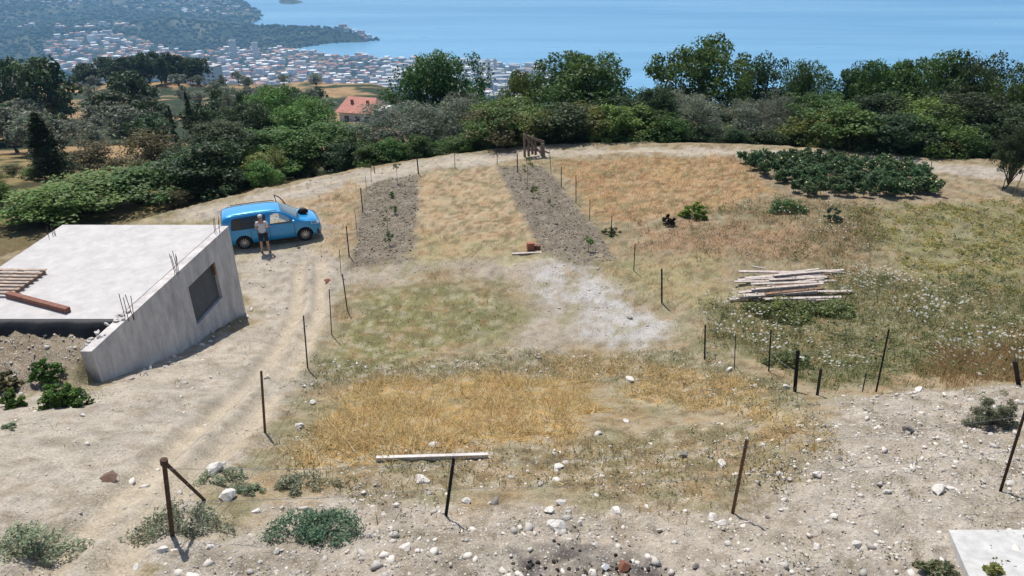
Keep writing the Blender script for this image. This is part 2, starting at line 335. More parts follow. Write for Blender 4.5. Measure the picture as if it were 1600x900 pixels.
def ground_fields(x, y):
    """colour and stoniness of the near ground"""
    wob = fbm(x*0.9, y*0.9, 5, 4)-0.5
    big = fbm(x*0.35, y*0.35, 11, 4); mid = fbm(x*1.7, y*1.7, 23, 4)
    c = np.ones(x.shape+(3,))*np.array([0.665, 0.60, 0.475]); stony = np.full(x.shape, 0.45)
    def put(w_, col, s=None):
        nonlocal c, stony
        c = c*(1-w_[..., None])+np.asarray(col)*w_[..., None]
        if s is not None: stony = stony*(1-w_)+s*w_
    stn = dict(road=0.45, soil=0.85, weeds=0.5, gravel=0.9, pad=0.6, heap=1.0, bedleft=0.9, bedright=0.9, green=0.1, strip=0.25, field=0.1, straw=0.2, flower=0.1, burnt=0.6, yellow=0.3)
    put(sstep(0.50, 0.70, big)*0.6, (0.60, 0.55, 0.40)); put(sstep(0.52, 0.7, mid)*0.5, (0.73, 0.67, 0.57))
    for k in Z:
        put(zw(k, x, y, wob), Z[k][2], stn.get(k))
    # patches inside zones that are so by themselves: bare spots, greener tufts, redder litter
    for k, lo, hi, col, a in (('field', 0.52, 0.66, (0.69, 0.54, 0.39), 0.7), ('strip', 0.50, 0.66, (0.73, 0.60, 0.45), 0.65), ('green', 0.50, 0.66, (0.66, 0.62, 0.44), 0.8), ('pad', 0.55, 0.7, (0.60, 0.57, 0.42), 0.6),
                              ('soil', 0.50, 0.66, (0.66, 0.615, 0.55), 0.8), ('road', 0.5, 0.66, (0.71, 0.67, 0.615), 0.8), ('yellow', 0.52, 0.66, (0.64, 0.60, 0.50), 0.7), ('redfield', 0.5, 0.66, (0.72, 0.58, 0.42), 0.6), ('weeds', 0.5, 0.66, (0.70, 0.64, 0.53), 0.7)):
        put(zw(k, x, y, wob)*sstep(lo, hi, mid)*a, col)
    put(zw('field', x, y, wob)*sstep(0.5, 0.68, big)*0.5, (0.80, 0.68, 0.47))
    # litter and bare soil in small spots wherever plants grow
    veg = np.ones(x.shape)
    for k in ('road', 'soil', 'bedleft', 'bedright', 'gravel', 'heap', 'burnt', 'pad'): veg = veg*(1-np.clip(zw(k, x, y, wob), 0, 1)*0.8)
    hf = fbm(x*4.2, y*4.2, 101, 4); hf2 = fbm(x*2.1, y*2.1, 131, 4)
    near = np.clip(zw('weeds', x, y, wob)+zw('banktop', x, y, wob)+zw('straw', x, y, wob)*.8+zw('straw2', x, y, wob)*.8+zw('green', x, y, wob)*.5+.35, 0, 1)
    put(veg*sstep(.53, .66, hf)*.8*near, (0.77, 0.72, 0.63), .8); put(veg*sstep(.46, .32, hf)*.65, (0.48, 0.42, 0.31)); put(veg*sstep(.55, .68, hf2)*.35, (0.70, 0.56, 0.40)); put(veg*sstep(.44, .32, hf2)*.4, (0.50, 0.50, 0.36))
    st_ = np.clip(1-veg, 0, 1); put(st_*sstep(.56, .7, hf)*.35, (0.82, 0.78, 0.71)); put(st_*sstep(.44, .3, hf)*.4, (0.60, 0.545, 0.47))
    tw = np.zeros(x.shape)
    for t in TRACKS: tw = np.maximum(tw, sstep(0.42, 0.12, line_d(x, y, t)+wob*0.3))
    put(tw*0.75*sstep(0.30, 0.5, big+0.1), (0.815, 0.755, 0.655), 0.1)
    e = np.interp(x, EX, EY)
    put(sstep(-0.3, 2.0, y-e+wob*2), (0.50, 0.44, 0.32), 0.3)
    put(sstep(3, 9, y-e+wob*4), (0.30, 0.29, 0.19), 0.1)
    put(sstep(3, 9, y-e+wob*4)*sstep(-0.46, -0.56, x/np.maximum(y, 10))*sstep(.35, .5, big), (0.60, 0.53, 0.36), 0.1)
    return alb(np.clip(c, 0, 1)), stony

def micro(x, y):
    """small relief: ruts, clods, lumps"""
    wob = fbm(x*0.9, y*0.9, 5, 4)-0.5
    z = (fbm(x*0.8, y*0.8, 31, 4)-0.5)*0.22+(fbm(x*5, y*5, 41, 3)-0.5)*0.07
    for k, a in (('bedleft', 0.08), ('bedright', 0.08), ('soil', 0.17), ('heap', 0.28), ('weeds', 0.18), ('banktop', 0.12), ('road', 0.05)):
        z = z+zw(k, x, y, wob)*(fbm(x*7, y*7, 47, 3)-0.5)*a
    z = z+(zw('bedleft', x, y, wob)+zw('bedright', x, y, wob))*0.05
    for t in TRACKS: z = z-0.09*sstep(0.35, 0.1, line_d(x, y, t))+0.05*sstep(.2, .4, line_d(x, y, t))*sstep(.7, .45, line_d(x, y, t))
    return z
rows = [0.0]
while rows[-1] < 78: rows.append(rows[-1]+max(0.05, 0.0085*(rows[-1]+2)))
rows = np.array(rows); ss = np.linspace(-0.95, 0.95, 520)
GY, GS = np.meshgrid(rows, ss, indexing='ij'); GX = GS*(GY+4.5)
gc, gs = ground_fields(GX, GY)
GZ = g(GX, GY)+micro(GX, GY)*sstep(70, 40, GY)
def grid_faces(nr, nc):
    i = np.arange(nr-1)[:, None]*nc+np.arange(nc-1)[None, :]
    return np.stack([i, i+1, i+nc+1, i+nc], -1).reshape(-1, 4)
me = np_mesh('ground', np.stack([GX, GY, GZ], -1).reshape(-1, 3), grid_faces(*GX.shape), [M['ground']], gc.reshape(-1, 3), smooth=True)
at_ = me.attributes.new('stony', 'FLOAT', 'POINT'); at_.data.foreach_set('value', gs.ravel().astype(np.float32))
tag(link('ground', me), 'dry terraced plot with dirt track tilled beds and stony bank', kind='structure')
def gz(x, y):
    x = np.atleast_1d(np.asarray(x, float)); y = np.atleast_1d(np.asarray(y, float))
    return g(x, y)+micro(x, y)*sstep(70, 40, y)
def gz1(x, y): return float(gz(x, y)[0])

# ------------------------------------------------------------------ far land and sea
SEA = -480.0
def S(u, v, z=SEA): return at_z(u, v, z)
coast = [S(*q)[:2] for q in [(345, -40), (372, -8), (400, 12), (418, 22), (414, 31), (396, 37), (430, 44), (470, 51), (520, 52), (560, 54), (585, 60), (606, 63), (575, 66), (520, 69), (485, 74), (458, 80), (500, 84), (560, 88), (640, 92), (700, 97), (760, 101), (800, 104), (850, 107), (878, 113), (900, 122), (1000, 160), (1200, 215), (1700, 262)]]
land = [np.array([-9000., 16000.])]+coast+[np.array([6000., 900.]), np.array([6000., -600.]), np.array([-12000., -600.]), np.array([-12000., 16000.])]
isl = [S(*q)[:2] for q in [(434, 2), (450, -1), (478, 3), (462, 6), (440, 6)]]
def far_z(x, y):
    sd = poly_sd(x, y, land); near = g(x, y)
    hills = fbm(x/900.0, y/900.0, 71, 5)
    leftness = sstep(-300, -1400, x)*sstep(2700, 3300, y)
    plain_ = SEA-14+np.clip(sd, -60, 40)*0.4+np.clip(sd-20, 0, 1500)*0.008+leftness*np.clip(sd, 0, 500)/500*(hills-0.25)*190
    rp = np.exp(-(line_d(x, y, [S(250, 62)[:2], S(400, 57)[:2], S(500, 60)[:2], S(585, 61)[:2]])/150.0)**2)
    plain_ = plain_+rp*42*sstep(0, 130, sd)
    s2 = poly_sd(x, y, isl); plain_ = np.maximum(plain_, SEA-10+np.clip(s2+30, 0, 120)*0.35)
    return np.maximum(near, plain_)
fr_ = [74.0]
while fr_[-1] < 12000: fr_.append(fr_[-1]*1.017)
fr_ = np.array(fr_); fs = np.linspace(-1, 0.9, 300)
FY, FS = np.meshgrid(fr_, fs, indexing='ij'); FX = FS*(FY*0.98+10)
FZ = far_z(FX, FY)+(fbm(FX/14., FY/14., 91, 3)-0.5)*np.minimum(FY*0.012, 5)
FZ[0] -= 0.6
n1 = fbm(FX/16., FY/16., 13, 4); n2 = fbm(FX/120., FY/120., 19, 4)
fc = np.ones(FX.shape+(3,))*np.array([0.225, 0.275, 0.20])
wt = sstep(0.42, 0.52, n1)[..., None]*sstep(600, 350, FY)[..., None]; fc = fc*(1-wt)+np.array([0.66, 0.55, 0.41])*wt
wt = sstep(0.56, 0.66, n2)[..., None]*sstep(900, 1500, FY)[..., None]*0.6; fc = fc*(1-wt)+np.array([0.58, 0.54, 0.44])*wt
def far_material():
    m, n, b, o = newmat('hillside'); a = n.nodes.new('ShaderNodeAttribute'); a.attribute_name = 'Col'
    tc = n.nodes.new('ShaderNodeTexCoord'); no = n.nodes.new('ShaderNodeTexNoise'); no.inputs['Scale'].default_value = 0.15; no.inputs['Detail'].default_value = 8; no.inputs['Roughness'].default_value = 0.75
    n.links.new(tc.outputs['Object'], no.inputs['Vector'])
    mr = n.nodes.new('ShaderNodeMapRange'); mr.inputs[1].default_value = 0.3; mr.inputs[2].default_value = 0.7; mr.inputs[3].default_value = 0.55; mr.inputs[4].default_value = 1.35; n.links.new(no.outputs['Fac'], mr.inputs[0])
    sc = n.nodes.new('ShaderNodeVectorMath'); sc.operation = 'SCALE'; n.links.new(a.outputs['Color'], sc.inputs[0]); n.links.new(mr.outputs[0], sc.inputs['Scale']); n.links.new(sc.outputs[0], b.inputs['Base Color'])
    b.inputs['Roughness'].default_value = 0.95; b.inputs['Specular IOR Level'].default_value = 0.1
    return m
M['far'] = far_material()
tag(link('hillside_terrain', np_mesh('hillside', np.stack([FX, FY, FZ], -1).reshape(-1, 3), grid_faces(*FX.shape), [M['far']], alb(fc).reshape(-1, 3), smooth=True)), 'hillside falling to a coastal plain with wooded headlands', kind='structure')

def sea_material():
    m, n, b, o = newmat('sea_water'); N = n.nodes; L = n.links
    tc = N.new('ShaderNodeTexCoord'); mp = N.new('ShaderNodeMapping'); mp.inputs['Scale'].default_value = (0.00035, 0.0022, 1); mp.inputs['Rotation'].default_value = (0, 0, R(-6)); L.new(tc.outputs['Object'], mp.inputs[0])
    no = N.new('ShaderNodeTexNoise'); no.inputs['Scale'].default_value = 1.0; no.inputs['Detail'].default_value = 7; no.inputs['Roughness'].default_value = 0.6; no.inputs['Distortion'].default_value = 0.6; L.new(mp.outputs[0], no.inputs['Vector'])
    cr = N.new('ShaderNodeValToRGB'); cr.color_ramp.elements[0].position = 0.38; cr.color_ramp.elements[1].position = 0.64
    cr.color_ramp.elements[0].color = (0.105, 0.27, 0.42, 1); cr.color_ramp.elements[1].color = (0.165, 0.36, 0.51, 1); L.new(no.outputs['Fac'], cr.inputs[0]); L.new(cr.outputs[0], b.inputs['Base Color'])
    mr = N.new('ShaderNodeMapRange'); mr.inputs[1].default_value = 0.38; mr.inputs[2].default_value = 0.66; mr.inputs[3].default_value = 0.40; mr.inputs[4].default_value = 0.24; L.new(no.outputs['Fac'], mr.inputs[0]); L.new(mr.outputs[0], b.inputs['Roughness'])
    b.inputs['IOR'].default_value = 1.33
    w2 = N.new('ShaderNodeTexNoise'); w2.inputs['Scale'].default_value = 0.05; w2.inputs['Detail'].default_value = 4; L.new(tc.outputs['Object'], w2.inputs['Vector'])
    bp = N.new('ShaderNodeBump'); bp.inputs['Strength'].default_value = 0.12; bp.inputs['Distance'].default_value = 2.0; L.new(w2.outputs['Fac'], bp.inputs['Height']); L.new(bp.outputs[0], b.inputs['Normal'])
    return m
M['sea'] = sea_material()
tag(link('sea', py_mesh('sea', [(-24000, -800, SEA), (24000, -800, SEA), (24000, 40000, SEA), (-24000, 40000, SEA)], [(0, 1, 2, 3)], [M['sea']])), 'calm pale blue sea reaching to the top of the picture', kind='structure')

# woods of the headlands and coastal plain: far too many crowns to count
def ico():
    t = (1+5**0.5)/2
    V = np.array([(-1, t, 0), (1, t, 0), (-1, -t, 0), (1, -t, 0), (0, -1, t), (0, 1, t), (0, -1, -t), (0, 1, -t), (t, 0, -1), (t, 0, 1), (-t, 0, -1), (-t, 0, 1)], float)
    V /= np.linalg.norm(V[0])
    F = np.array([(0, 11, 5), (0, 5, 1), (0, 1, 7), (0, 7, 10), (0, 10, 11), (1, 5, 9), (5, 11, 4), (11, 10, 2), (10, 7, 6), (7, 1, 8), (3, 9, 4), (3, 4, 2), (3, 2, 6), (3, 6, 8), (3, 8, 9), (4, 9, 5), (2, 4, 11), (6, 2, 10), (8, 6, 7), (9, 8, 1)])
    return V, F
IV, IF = ico()
def blobs(name, pos, size, color, mat, jitter=0.3, flat=0.8, smooth=False):
    n = len(pos)
    V = IV[None]*(1+rng.uniform(-jitter, jitter, (n, 12, 1)))
    V = V*np.stack([size*rng.uniform(0.9, 1.45, n), size*rng.uniform(0.7, 1.1, n), size*flat*rng.uniform(0.75, 1.25, n)], -1)[:, None, :]
    a = rng.uniform(0, 6.28, n); ca, sa = np.cos(a)[:, None], np.sin(a)[:, None]
    V = np.stack([V[..., 0]*ca-V[..., 1]*sa, V[..., 0]*sa+V[..., 1]*ca, V[..., 2]], -1)+pos[:, None, :]
    F = (IF[None]+12*np.arange(n)[:, None, None]).reshape(-1, 3)
    return np_mesh(name, V.reshape(-1, 3), F, [mat], np.repeat(color, 12, 0), smooth=smooth)
TOWN = [S(*q)[:2] for q in [(75, 88), (170, 78), (290, 90), (350, 82), (420, 80), (500, 86), (640, 93), (740, 99), (852, 108), (870, 130), (850, 160), (640, 165), (480, 152), (330, 140), (80, 116)]]
VILL = [[S(*q)[:2] for q in p] for p in ([(10, 8), (330, -5), (400, 25), (330, 32), (170, 30), (20, 28)], [(30, 62), (200, 55), (230, 72), (60, 76)], [(540, 54), (600, 61), (575, 65), (535, 62)])]
n = 36000
yy = 2100*np.exp(rng.uniform(0, math.log(3.6), n)); xx = yy*rng.uniform(-0.98, 0.2, n)
keep = poly_sd(xx, yy, land) > 12
inT = poly_sd(xx, yy, TOWN) > 0; inV = np.zeros(n, bool)
for p in VILL: inV |= poly_sd(xx, yy, p) > 0
dens = np.where(inT, 0.10, np.where(inV, 0.55, 0.95))*np.where(fbm(xx/130., yy/130., 19, 4) > 0.60, 0.45, 1.0)
keep &= rng.uniform(0, 1, n) < dens
xx, yy = xx[keep], yy[keep]; n = len(xx)
sz = rng.uniform(4, 9.5, n)*(yy/3000)**0.5; sz = np.where(poly_sd(xx, yy, TOWN) > 0, sz*0.6, sz)
colr = alb(np.stack([rng.uniform(0.19, 0.29, n), rng.uniform(0.26, 0.35, n), rng.uniform(0.17, 0.23, n)], -1))
tag(link('distant_woodland', blobs('woods', np.stack([xx, yy, far_z(xx, yy)+sz*0.5], -1), sz, colr, M['far_leaf'])), 'hazy dark green woods over the coastal plain and headlands', 'woodland', kind='stuff')

# the town by the sea
def pmat(name, c, rough=0.85): return plain(name, c, rough=rough, var=0.12, scale=0.3)
WALLS = [pmat('wall_white', (0.82, 0.80, 0.77)), pmat('wall_cream', (0.70, 0.64, 0.55)), pmat('wall_grey', (0.55, 0.54, 0.53)), pmat('wall_pink', (0.55, 0.42, 0.36))]
ROOFS = [pmat('roof_red', (0.36, 0.15, 0.09)), pmat('roof_pale_tile', (0.42, 0.25, 0.18)), pmat('roof_grey', (0.40, 0.39, 0.38)), pmat('roof_white', (0.76, 0.75, 0.72))]
M['far_window'] = plain('far_window', (0.06, 0.07, 0.085), rough=0.25, var=0.2, scale=0.5, spec=0.5)
def house_geo(w_, d_, h_, rh):
    V = [(-w_, -d_, -6), (w_, -d_, -6), (w_, d_, -6), (-w_, d_, -6), (-w_, -d_, h_), (w_, -d_, h_), (w_, d_, h_), (-w_, d_, h_)]
    F = [(0, 1, 5, 4), (1, 2, 6, 5), (2, 3, 7, 6), (3, 0, 4, 7)]; mi = [0]*4
    o = 0.5; b = len(V); V += [(-w_-o, -d_-o, h_), (w_+o, -d_-o, h_), (w_+o, d_+o, h_), (-w_-o, d_+o, h_)]
    if rh > 0:
        k = max(w_-d_, 0.3); V += [(-k, 0, h_+rh), (k, 0, h_+rh)]
        F += [(b, b+1, b+5, b+4), (b+2, b+3, b+4, b+5), (b+1, b+2, b+5), (b+3, b, b+4)]; mi += [1]*4
    else:
        V += [(x*1., y*1., h_+0.7) for x, y in ((-w_-o, -d_-o), (w_+o, -d_-o), (w_+o, d_+o), (-w_-o, d_+o))]
        F += [(b, b+1, b+5, b+4), (b+1, b+2, b+6, b+5), (b+2, b+3, b+7, b+6), (b+3, b, b+4, b+7), (b+4, b+5, b+6, b+7)]; mi += [1]*5
    # window openings on the four sides, one row a storey
    for s_ in range(max(1, int(h_/3))):
        z0 = 1.0+3*s_
        for sg in (-1, 1):
            for q in np.linspace(-0.6, 0.6, max(2, int(w_/2))):
                b = len(V); y = sg*(d_+0.06); V += [(q*w_-0.7, y, z0), (q*w_+0.7, y, z0), (q*w_+0.7, y, z0+1.4), (q*w_-0.7, y, z0+1.4)]; F.append((b, b+1, b+2, b+3)); mi.append(2)
            for q in np.linspace(-0.5, 0.5, 2):
                b = len(V); x = sg*(w_+0.06); V += [(x, q*d_-0.7, z0), (x, q*d_+0.7, z0), (x, q*d_+0.7, z0+1.4), (x, q*d_-0.7, z0+1.4)]; F.append((b, b+1, b+2, b+3)); mi.append(2)
    return V, F, mi
def house_mesh(nm, w_, d_, h_, rh, wm, rm):
    V, F, mi = house_geo(w_, d_, h_, rh); me = py_mesh(nm, V, F, [wm, rm, M['far_window']])
    me.polygons.foreach_set('material_index', np.array(mi, dtype=np.int32)); return me
ARCH = [('hipped_house', house_mesh('hipped_house', 7, 5.5, 7, 2.6, WALLS[0], ROOFS[0]), 'white red roofed house in the far seaside town'),
        ('hipped_house', house_mesh('hipped_house', 8, 6, 9, 2.4, WALLS[1], ROOFS[1]), 'cream tile roofed house in the far seaside town'),
        ('flat_house', house_mesh('flat_house', 8, 7, 10, 0, WALLS[0], ROOFS[3]), 'white flat roofed house in the far seaside town'),
        ('apartment_block', house_mesh('apartment_block', 14, 7, 15, 0, WALLS[2], ROOFS[2]), 'grey long apartment block in the far seaside town'),
        ('apartment_block', house_mesh('apartment_block', 12, 8, 18, 0, WALLS[0], ROOFS[2]), 'tall white apartment block in the far seaside town'),
        ('hipped_house', house_mesh('hipped_house', 6, 6, 8, 2.6, WALLS[3], ROOFS[1]), 'pinkish tile roofed house in the far seaside town')]
pts = []
tries = 0
cell = {}
while len(pts) < 1500 and tries < 60000:
    tries += 1
    y = random.uniform(2050, 3150); x = random.uniform(-0.72, 0.12)*y
    k = (int(x//13), int(y//14))
    if k in cell: continue
    xs_, ys_ = np.array([x]), np.array([y])
    if poly_sd(xs_, ys_, TOWN)[0] < 0 or poly_sd(xs_, ys_, land)[0] < 15: continue
    cell[k] = 1; pts.append((x, y))
pts.sort(key=lambda p: p[1])
vill = []
for p in VILL:
    c = np.array(p); tries = 0; cnt = 0
    while cnt < (260 if p is VILL[0] else 30) and tries < 8000:
        tries += 1; x = random.uniform(c[:, 0].min(), c[:, 0].max()); y = random.uniform(c[:, 1].min(), c[:, 1].max())
        if poly_sd(np.array([x]), np.array([y]), p)[0] > 0 and poly_sd(np.array([x]), np.array([y]), land)[0] > 25: vill.append((x, y)); cnt += 1
px_ = np.array([p[0] for p in pts+vill]); py_ = np.array([p[1] for p in pts+vill]); pz_ = far_z(px_, py_)
V_, F_, mi_ = [], [], []
mats6 = []
for i in range(len(px_)):
    x, y, z = float(px_[i]), float(py_[i]), float(pz_[i])
    u = 800+x/(y*math.cos(PITCH)+(12-z)*math.sin(PITCH))*FPX
    wts = [3, 3, 3, 0.5, 0.7, 2] if u < 600 else [1.2, 1.2, 4, 3, 3, 1]
    a = random.choices(range(6), wts)[0]; s_ = random.uniform(0.7, 1.5); rz = random.choice([0.2, 0.5, -0.3, 1.7])+random.uniform(-0.3, 0.3)
    if i < 300:
        o = link(ARCH[a][0], ARCH[a][1], None, (x, y, z), (0, 0, rz), (s_, s_*random.uniform(0.8, 1.15), s_*random.uniform(0.8, 1.25)))
        tag(o, ARCH[a][2].replace('in the far seaside town', '').strip()+' in the far town '+min([(100, 'at its left end'), (180, 'behind the brow trees'), (320, 'by the grey block building'), (420, 'above the green tree'), (500, 'left above the pink roof'), (580, 'above the pink roof'), (650, 'left of the dark spreading tree'), (720, 'behind the dark spreading tree'), (800, 'left of the light green tree'), (850, 'at its right end')], key=lambda t: abs(t[0]-u))[1], 'house' if a not in (3, 4) else 'apartment block', 'buildings of the seaside town')
    else:
        dims = [(7, 5.5, 7, 2.6), (8, 6, 9, 2.4), (8, 7, 10, 0), (14, 7, 15, 0), (12, 8, 18, 0), (6, 6, 8, 2.6)][a]
        V, F, mi = house_geo(*dims); c_, n_ = math.cos(rz), math.sin(rz); b0 = len(V_)
        V_ += [((vx*c_-vy*n_)*s_+x, (vx*n_+vy*c_)*s_+y, vz*s_+z) for vx, vy, vz in V]; F_ += [tuple(q+b0 for q in f) for f in F]
        wi = [0, 1, 0, 2, 0, 3][a]; ri = [4, 5, 7, 6, 6, 5][a]; mi_ += [(wi, ri, 8)[q] for q in mi]
me = py_mesh('town_rooftops', V_, F_, WALLS+ROOFS+[M['far_window']]); me.polygons.foreach_set('material_index', np.array(mi_, dtype=np.int32))
tag(link('distant_town', me), 'dense hazy spread of pale houses down to the shore', 'town', kind='stuff')

def tower(name, u, v, D, w_, d_, h_, wall, label, rz=0.3, cat='tower block', floors=None):
    x, y = at_y(u, v, D)[0], D; z = float(far_z(np.array([x]), np.array([float(y)]))[0]); top = at_y(u, v, D)[2]
    if h_ is None: h_ = top-z
    r_ = empty(name, (x, y, z), rz); tag(r_, label, cat)
    b = MB().box((-w_/2, -d_/2, -8), (w_/2, d_/2, h_)); link('wall', b.mesh('wall', [wall]), r_)
    link('roof', MB().box((-w_/2-0.6, -d_/2-0.6, h_+0.01), (w_/2+0.6, d_/2+0.6, h_+1.0)).box((-3, -2.5, h_+1), (3, 2.5, h_+4)).mesh('roof', [ROOFS[2]]), r_)
    nf = floors or max(3, int(h_/3.3)); nb = max(3, int(w_/4.5)); wm_ = MB().box((-0.9, -0.15, 0), (0.9, 0.15, 1.6)).mesh('window', [M['far_window']])
    for f in range(nf):
        for q in range(nb):
            zz = h_-2.6-f*(h_-3)/nf; xq = -w_/2+w_*(q+0.5)/nb
            link('window', wm_, r_, (xq, -d_/2, zz))
    bal = MB().box((-w_/2+0.5, -0.9, 0), (w_/2-0.5, 0, 0.9)).mesh('balcony', [WALLS[0]])
    for f in range(0, nf, 2): link('balcony', bal, r_, (0, -d_/2-0.2, h_-4.4-f*(h_-3)/nf))
    return r_
tower('tower_block', 743, 94, 2560, 20, 14, None, WALLS[2], 'leftmost of three tower blocks by the shore above the dark tree')
tower('tower_block', 762, 93, 2560, 13, 13, None, WALLS[0], 'middle slim white tower block of three by the shore')
tower('tower_block', 773, 93, 2570, 11, 13, None, WALLS[1], 'rightmost cream tower block of three by the shore')
tower('tower_block', 362, 63, 2900, 26, 14, None, WALLS[2], 'wide grey tower block at the foot of the wooded headland')
tower('tower_block', 397, 67, 2880, 22, 14, None, WALLS[2], 'narrower tower block right of the wide grey one near the headland', rz=0.5)
tower('tower_block', 831, 110, 2350, 16, 13, None, WALLS[0], 'white tower block standing apart at the right end of the town')

# ------------------------------------------------------------------ concrete room dug into the bank
def concrete(name, c, streak):
    m, n, b, o = newmat(name); N = n.nodes; L = n.links
    tc = N.new('ShaderNodeTexCoord'); mp = N.new('ShaderNodeMapping'); mp.inputs['Scale'].default_value = (1.3, 1.3, 0.5 if streak else 1.3); L.new(tc.outputs['Object'], mp.inputs[0])
    a = N.new('ShaderNodeTexNoise'); a.inputs['Scale'].default_value = 2.0; a.inputs['Detail'].default_value = 9; a.inputs['Roughness'].default_value = 0.7; L.new(mp.outputs[0], a.inputs['Vector'])
    f = N.new('ShaderNodeTexNoise'); f.inputs['Scale'].default_value = 30; f.inputs['Detail'].default_value = 4; L.new(tc.outputs['Object'], f.inputs['Vector'])
    r = N.new('ShaderNodeValToRGB'); c = np.array(c); k = 0.62 if streak else 0.86
    r.color_ramp.elements[0].position = 0.33; r.color_ramp.elements[1].position = 0.66; r.color_ramp.elements[0].color = (*(c*k*np.array([0.98, 0.97, 1.0])), 1); r.color_ramp.elements[1].color = (*np.clip(c*1.08, 0, 0.85), 1)
    L.new(a.outputs['Fac'], r.inputs[0])
    mr = N.new('ShaderNodeMapRange'); mr.inputs[3].default_value = 0.85; mr.inputs[4].default_value = 1.12; L.new(f.outputs['Fac'], mr.inputs[0])
    s = N.new('ShaderNodeVectorMath'); s.operation = 'SCALE'; L.new(r.outputs[0], s.inputs[0]); L.new(mr.outputs[0], s.inputs['Scale']); L.new(s.outputs[0], b.inputs['Base Color'])
    b.inputs['Roughness'].default_value = 0.9; b.inputs['Specular IOR Level'].default_value = 0.2
    bp = N.new('ShaderNodeBump'); bp.inputs['Strength'].default_value = 0.25; bp.inputs['Distance'].default_value = 0.02; L.new(f.outputs['Fac'], bp.inputs['Height']); L.new(bp.outputs[0], b.inputs['Normal'])
    return m
M['slab'] = concrete('slab_concrete', (0.475, 0.455, 0.43), False)
M['wallc'] = concrete('wall_concrete', (0.56, 0.525, 0.49), True)
M['board'] = plain('grey_board', (0.075, 0.08, 0.085), rough=0.7, var=0.15, scale=3)
M['tar'] = plain('tar_membrane', (0.016, 0.016, 0.018), rough=0.6, var=0.4, scale=6, bump=0.5)
ZS = 3.3
c1 = at_z(143, 549, ZS); c2 = at_z(357, 353, ZS)
room = empty('concrete_room', (c2[0]-2.5, c2[1]-3, 0)); tag(room, 'half buried concrete room with a flat white roof slab beside the dirt track', 'building', kind='thing')
ox, oy = room.location.x, room.location.y
rx1 = c2[0]; ry1 = c2[1]; rx0 = at_z(93, 355, ZS)[0]; ry0 = at_z(100, 503, ZS)[1]; wy0 = c1[1]; wxn = c1[0]    # wall runs from (wxn, wy0) to (rx1, ry1)
def wx(y): return wxn+(rx1-wxn)*(y-wy0)/(ry1-wy0)
# side wall with the boarded opening: pieces round the hole
wq = [at_x(u, v, wx(18.6)) for u, v in ((297, 440), (335, 412), (343, 470), (305, 510))]
wya, wyb = wq[0][1]-0.12, (wq[1][1]+wq[2][1])/2; wza, wzb = (wq[2][2]+wq[3][2])/2, (wq[0][2]+wq[1][2])/2
T = 0.26
def wall_piece(mb, ya, yb, za, zb, zc=None):
    V = []
    for y in (ya, yb):
        z0 = za if za is not None else -1.0
        V += [(wx(y)-T-ox, y-oy, z0), (wx(y)-ox, y-oy, z0), (wx(y)-ox, y-oy, zb), (wx(y)-T-ox, y-oy, zb)]
    return mb.add(V, [(0, 1, 2, 3), (7, 6, 5, 4), (0, 4, 5, 1), (1, 5, 6, 2), (2, 6, 7, 3), (3, 7, 4, 0)])
mb = MB()
for i in range(6):
    a_, b_ = wy0+(wya-wy0)*i/6, wy0+(wya-wy0)*(i+1)/6; wall_piece(mb, a_, b_, -1.0, ZS)
wall_piece(mb, wya, wyb, -1.0, wza); wall_piece(mb, wya, wyb, wzb, ZS); wall_piece(mb, wyb, ry1, -1.0, ZS)
me = mb.mesh('side_wall', [M['wallc']]); bm = bmesh.new(); bm.from_mesh(me); bmesh.ops.remove_doubles(bm, verts=bm.verts, dist=0.001)
kill = [f for f in bm.faces if sum(1 for q in bm.faces if q is not f and set(q.verts) == set(f.verts))]; bmesh.ops.delete(bm, geom=kill, context='FACES_ONLY'); bm.to_mesh(me); bm.free()
sw = link('side_wall', me, room)
mb = MB(); V = []
for y in (wya-0.02, wyb+0.02):
    V += [(wx(y)-0.16-ox, y-oy, wza-0.02), (wx(y)-0.10-ox, y-oy, wza-0.02), (wx(y)-0.10-ox, y-oy, wzb+0.02), (wx(y)-0.16-ox, y-oy, wzb+0.02)]
mb.add(V, [(0, 1, 2, 3), (7, 6, 5, 4), (0, 4, 5, 1), (1, 5, 6, 2), (2, 6, 7, 3), (3, 7, 4, 0)])
link('opening_board', mb.mesh('opening_board', [M['board']]), sw)
link('opening_jamb', MB().box((wx(wyb)-0.08-ox, wyb-0.10-oy, wzb-0.42), (wx(wyb)-0.02-ox, wyb-0.06-oy, wzb-0.01)).mesh('opening_jamb', [M['redwood']]), sw)
# roof slab between the walls, slightly irregular surface
nx_, ny_ = 30, 34; V = []
for j in range(ny_):
    for i in range(nx_):
        y = ry0+(ry1+0.06-ry0)*j/(ny_-1); x = rx0+(wx(y)-T+0.004-rx0)*i/(nx_-1)
        V.append((x-ox, y-oy, ZS+0.012+0.012*(float(vnoise(np.array([x*1.3]), np.array([y*1.3]), 3)[0])-0.5)))
Fq = [tuple(f) for f in grid_faces(ny_, nx_)]; b0 = len(V)
V += [(v[0], v[1], ZS-0.22) for v in (V[0], V[nx_-1], V[nx_*ny_-1], V[nx_*(ny_-1)])]
rim = list(range(nx_)); Fq.append(tuple([b0, b0+1]+rim[::-1])); rim2 = [nx_*(ny_-1)+i for i in range(nx_)]; Fq.append(tuple([b0+2, b0+3]+rim2)); l_ = [j*nx_ for j in range(ny_)]; Fq.append(tuple([b0+3, b0]+l_))
link('roof_slab', py_mesh('roof_slab', V, Fq, [M['slab']]), room)
link('back_wall', MB().box((rx0+0.1-ox, ry1-0.3-oy, -1), (wx(ry1)-T-0.005-ox, ry1-oy, ZS-0.225)).mesh('back_wall', [M['wallc']]), room)
